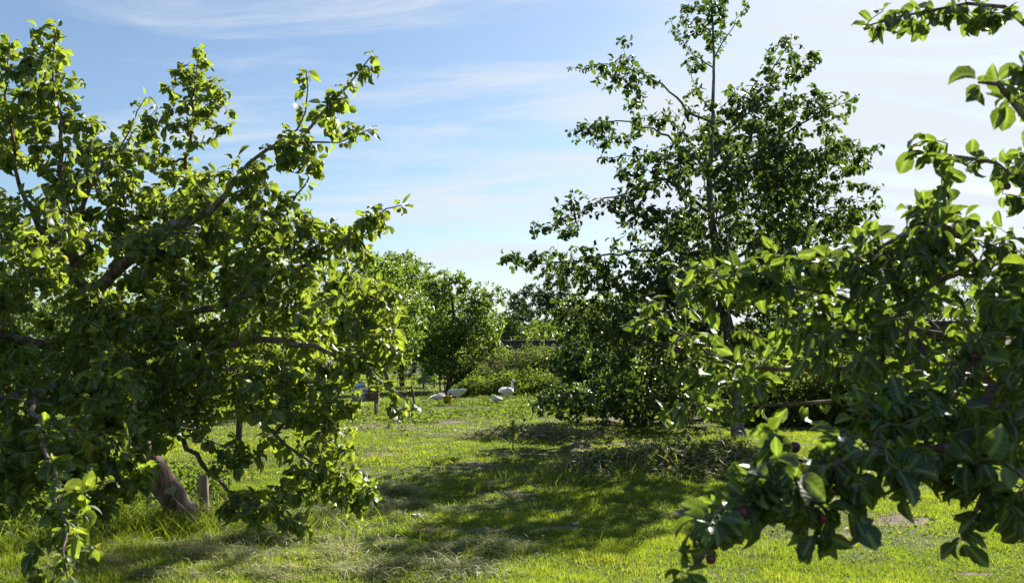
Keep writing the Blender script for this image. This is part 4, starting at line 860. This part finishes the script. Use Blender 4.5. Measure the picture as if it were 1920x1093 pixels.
    if pose != 'lie':
        for sg in (-1, 1):
            c = MB(); c.tube(tr([(-.03, sg*.062, .19), (-.02, sg*.062, .10), (-.03, sg*.062, .012)]), [.012*scale, .010*scale, .010*scale], 8)
            for t_ in (-.45, 0, .45): c.loft(tr([(-.03, sg*.062, .012), (.02, sg*.062+.05*t_, .012), (.07, sg*.062+.10*t_, .006)]), [.008*scale, .014*scale, .012*scale], [.010*scale, .006*scale, .003*scale], 6)
            c.build('leg', M['bill'], r, local=True)
    return r
goose(951, 754, 0.85, 'stand', 'white goose standing upright with its neck raised, facing right, beside a resting goose', .95)
goose(931, 755.5, 2.2, 'lie', 'white goose resting on the grass in front of the standing goose', .75)
goose(858, 755, 2.65, 'feed', 'white goose bending its head down into the yellow bucket', .80)
goose(824, 751, .6, 'lie', 'white goose lying low behind the yellow bucket in the tree shadow', .78)
goose(1057, 750, .9, 'lie', 'white goose half hidden behind the low branches of the bush tree', .8)

# yellow bucket
M['bucket'] = plain('yellow_plastic', (.62, .34, .02), (.72, .42, .03), 6, .4, 0, .5)
M['wire'] = plain('galvanised_wire', (.35, .35, .34), (.5, .5, .48), 20, .4, 0, .5)
M['water'] = plain('bucket_feed', (.06, .07, .06), (.11, .12, .10), 20, .3, 0, .5)
x, y = gpt(839, 759); bk = empty('bucket', (x, y, G(x, y)), 'yellow plastic bucket on the grass between two geese', 'bucket')
b = MB(); k = 24; V = []; F = []
prof = [(.0, .0), (.105, .0), (.112, .01), (.135, .25), (.146, .252), (.146, .272), (.130, .272), (.126, .25), (.104, .02), (0, .02)]
for q, z in prof:
    for j in range(k): V.append((max(q, .001)*math.cos(j*2*math.pi/k), max(q, .001)*math.sin(j*2*math.pi/k), z+.01))
for i_ in range(len(prof)-1):
    for j in range(k): F.append((i_*k+j, i_*k+(j+1) % k, (i_+1)*k+(j+1) % k, (i_+1)*k+j))
b.add(V, F); b.build('tub', M['bucket'], bk, local=True)
b = MB(); b.tube([(.147*math.cos(a), -.03-.147*abs(math.sin(a))*.6, .25-.13*math.sin(a)) for a in np.linspace(0, math.pi, 12)], .004, 6); b.build('handle', M['wire'], bk, local=True)
b = MB(); b.box((-.03, -.130, .085), (.14, .012, .12)); b.build('sticker', M['water'], bk, local=True)

# ------------------------------------------------------------------ hives, sack and bench, stakes
M['hive'] = plain('grey_green_paint', (.14, .18, .17), (.21, .26, .24), 12, .7, .1, .3, 4, (6, 6, .6), .003)
M['hive_roof'] = plain('hive_metal_roof', (.22, .24, .24), (.32, .34, .34), 5, .5, .1, .4)
def hive(px, py, Yd, mat, label, h=.95, wd=.50):
    X = (px-960)/FPX*Yd; r = empty('beehive', (X, Yd, G(X, Yd)), label, 'beehive', None)
    for sx in (-1, 1):
        for sy in (-1, 1):
            b = MB(); b.box((sx*wd*.40, sy*wd*.40, .12), (.05, .05, .26)); b.build('leg', M['post'], r, smooth=False, local=True)
    b = MB(); n = 4; hh = (h-.26)/n
    for k in range(n): b.box((0, 0, .255+hh*(k+.5)), (wd*(1-.03*k), wd*(1-.03*k), hh-.008), bev=.006)
    b.build('body', mat, r, smooth=False, local=True)
    b = MB(); b.box((0, 0, h+.03), (wd*1.10, wd*1.10, .09), bev=.008); b.build('roof', M['hive_roof'], r, smooth=False, local=True)
    b = MB(); b.box((0, -wd/2-.004, .30), (.20, .02, .03)); b.build('entrance', M['eye'], r, smooth=False, local=True)
    return r
hive(805, 722, 45.5, M['hive'], 'grey green beehive on short legs behind the round dark tree trunk', .98, .62)
M['pale'] = plain('pale_paint', (.50, .54, .52), (.62, .65, .62), 10, .6, .1, .3, 4, (6, 6, .6), .003)
hive(277, 770, 23, M['pale'], 'pale beehive glimpsed through the leaves behind the leaning trunk', .82, .40)

# bench with sack and crate
M['sack'] = None
m, nt, o = newmat('printed_sack'); L = nt.links.new
tco = N(nt, 'ShaderNodeTexCoord'); mp = N(nt, 'ShaderNodeMapping'); mp.inputs['Rotation'].default_value = (0, .25, 0); L(tco.outputs['Object'], mp.inputs[0])
wv = N(nt, 'ShaderNodeTexWave', wave_type='BANDS', bands_direction='Z'); wv.inputs['Scale'].default_value = 2.6; wv.inputs['Distortion'].default_value = 1.0; wv.inputs['Detail'].default_value = 3; L(mp.outputs[0], wv.inputs['Vector'])
r = ramp(nt, [(.78, (.62, .64, .70)), (.86, (.10, .11, .16))], wv.outputs[0]); p = N(nt, 'ShaderNodeBsdfPrincipled'); p.inputs['Roughness'].default_value = .45; L(r.outputs[0], p.inputs['Base Color']); L(p.outputs[0], o.inputs[0]); M['sack'] = m
Yb = 25.5; X = (682-960)/FPX*Yb; bn = empty('wooden_bench', (X, Yb, G(X, Yb)), 'low wooden plank bench carrying the white sack left of the slanting trunk', 'bench')
b = MB(); b.box((0, -.10, .34), (.86, .16, .04), bev=.006); b.box((0, .09, .342), (.84, .17, .04), bev=.006); b.build('plank', M['post'], bn, smooth=False, local=True)
for sx in (-1, 1):
    for sy in (-1, 1): b = MB(); b.box((sx*.34, sy*.12, .155), (.07, .06, .33)); b.build('leg', M['post'], bn, smooth=False, local=True)
Xs = X-.10; sk = tag(MB.build((lambda q: (q.loft([(Xs, Yb, .362+G(X, Yb)), (Xs, Yb, .39+G(X, Yb)), (Xs+.01, Yb, .50+G(X, Yb)), (Xs+.02, Yb, .64+G(X, Yb)), (Xs+.04, Yb, .74+G(X, Yb)), (Xs+.05, Yb, .82+G(X, Yb))], [.17, .20, .19, .17, .12, .10], [.08, .12, .13, .11, .05, .015], 14, True, (0, 1, 0)), q)[1])(MB()), 'feed_sack', M['sack']), 'white printed feed sack standing on the low plank bench', 'sack')
M['crate'] = plain('brown_crate_wood', (.13, .07, .04), (.24, .14, .08), 10, .8, .3, .2, 5, (1, 1, 6), .004)
cr = empty('wooden_crate', (X+.26, Yb, .364+G(X, Yb)), 'small brown slatted crate on the bench right of the sack', 'crate')
for k in range(3):
    b = MB(); z = .05+.085*k
    b.box((0, -.12, z), (.26, .014, .07)); b.box((0, .12, z), (.26, .014, .07)); b.box((-.137, 0, z), (.014, .252, .07)); b.box((.137, 0, z), (.014, .252, .07)); b.build('slat', M['crate'], cr, smooth=False, local=True)
b = MB(); 
for sx in (-1, 1):
    for sy in (-1, 1): b.box((sx*.115, sy*.098, .13), (.026, .026, .25))
b.box((0, 0, .006), (.28, .25, .012)); b.build('frame', M['crate'], cr, smooth=False, local=True)

def stake(px, py, Yd, h, r_, label, lean=0, mat='post', name='stake'):
    X = (px-960)/FPX*Yd; g_ = G(X, Yd); b = MB(); b.tube([(X, Yd, g_-.05), (X+lean*.5, Yd, g_+h*.5), (X+lean, Yd, g_+h-.01), (X+lean, Yd, g_+h)], [r_*1.05, r_, r_*.95, r_*.7], 10)
    return tag(b.build(name, M[mat]), label, 'stake')
stake(391, 972, 9.1, .42, .045, 'short round wooden stake beside the leaning trunk', -.02)
stake(779, 745, 29, .62, .035, 'thin stake just right of the slanting trunk', -.10, 'bark')
stake(826, 728, 40.5, 1.0, .03, 'pale thin stake touching the dark trunk behind the geese', -.04)
stake(834, 728, 40.3, .85, .03, 'pale thin stake a little right of the dark trunk', .02)
# prop against the leaning trunk
p0 = at(384, 993, 8.4); p1 = at(322, 935, 8.5); b = MB(); b.tube([p0+np.array([.02, 0, -.05]), (p0+p1)/2, p1], [.022, .02, .018], 10); tag(b.build('prop_pole', M['bark']), 'thin pole propped along the front of the leaning trunk', 'prop')
# bare saplings in the grass
def sapling(px, Yd, h, n, label, seed):
    rng = np.random.default_rng(seed); X = (px-960)/FPX*Yd; g_ = G(X, Yd); r = empty('sapling', (X, Yd, g_), label, 'sapling'); b = MB()
    b.tube([(0, 0, -.02), (.01, 0, h*.5), (0, 0, h)], [.008, .006, .003], 6); b.build('stem', M['bark_dark'], r, local=True)
    P = np.stack([rng.normal(0, .03, n), rng.normal(0, .03, n), rng.uniform(.1, .75, n)*h], 1)+np.array([X, Yd, g_]); d = rng.normal(0, 1, (n, 3)); d[:, 2] = -abs(d[:, 2])*.4; nr = rng.normal(0, .4, (n, 3))+np.array([0, 0, 1])
    leaves('leaf_cluster', P, d, nr, rng.uniform(.07, .11, n), rng.uniform(.1, .6, n), M['leaf_left'], r, 'mid', rng)
sapling(961, 15.6, .62, 26, 'little leafy sapling alone in the grass in front of the geese', 5)
# metal hurdle far behind
X = (772-960)/FPX*52; hr = empty('metal_hurdle', (X, 52, 0), 'pale metal hurdle in the far background left of the grey beehive', 'hurdle')
for sx in (-.9, .9):
    b = MB(); b.tube([(sx, 0, -.05), (sx, 0, 1.2)], .025, 8); b.build('post', M['wire'], hr, local=True)
for k in range(5): b = MB(); b.tube([(-.9, 0, .25+.22*k), (.9, 0, .25+.22*k)], .014, 6); b.build('rail', M['wire'], hr, local=True)
# stones
rng = np.random.default_rng(61); M['stone'] = plain('pale_stone', (.3, .28, .26), (.5, .48, .45), 12, .8, .3, .2)
for k, (px, py, s_, lb) in enumerate(((783, 968, .05, 'pale round stone beside the hay by the left branch tips'), (1084, 888, .022, 'tiny white stone in the shaded grass'), (860, 809, .05, 'flat pale stone in the middle of the lit grass'), (1078, 982, .04, 'small grey stone in the shaded grass in the middle'))):
    x, y = gpt(px, py); b = MB(); zz = np.array([-.5, -.42, -.1, .25, .5, .62]); b.loft([(x+s_*.1*math.sin(q*5), y, G(x, y)+s_*.6*q+s_*.2) for q in zz], [s_*v for v in (.3, .8, 1.0, .9, .5, .15)], [s_*v for v in (.3, .65, .8, .7, .4, .1)], 9, True, (0, 1, 0))
    tag(b.build('stone', M['stone']), lb, 'stone', 'stones in the grass')
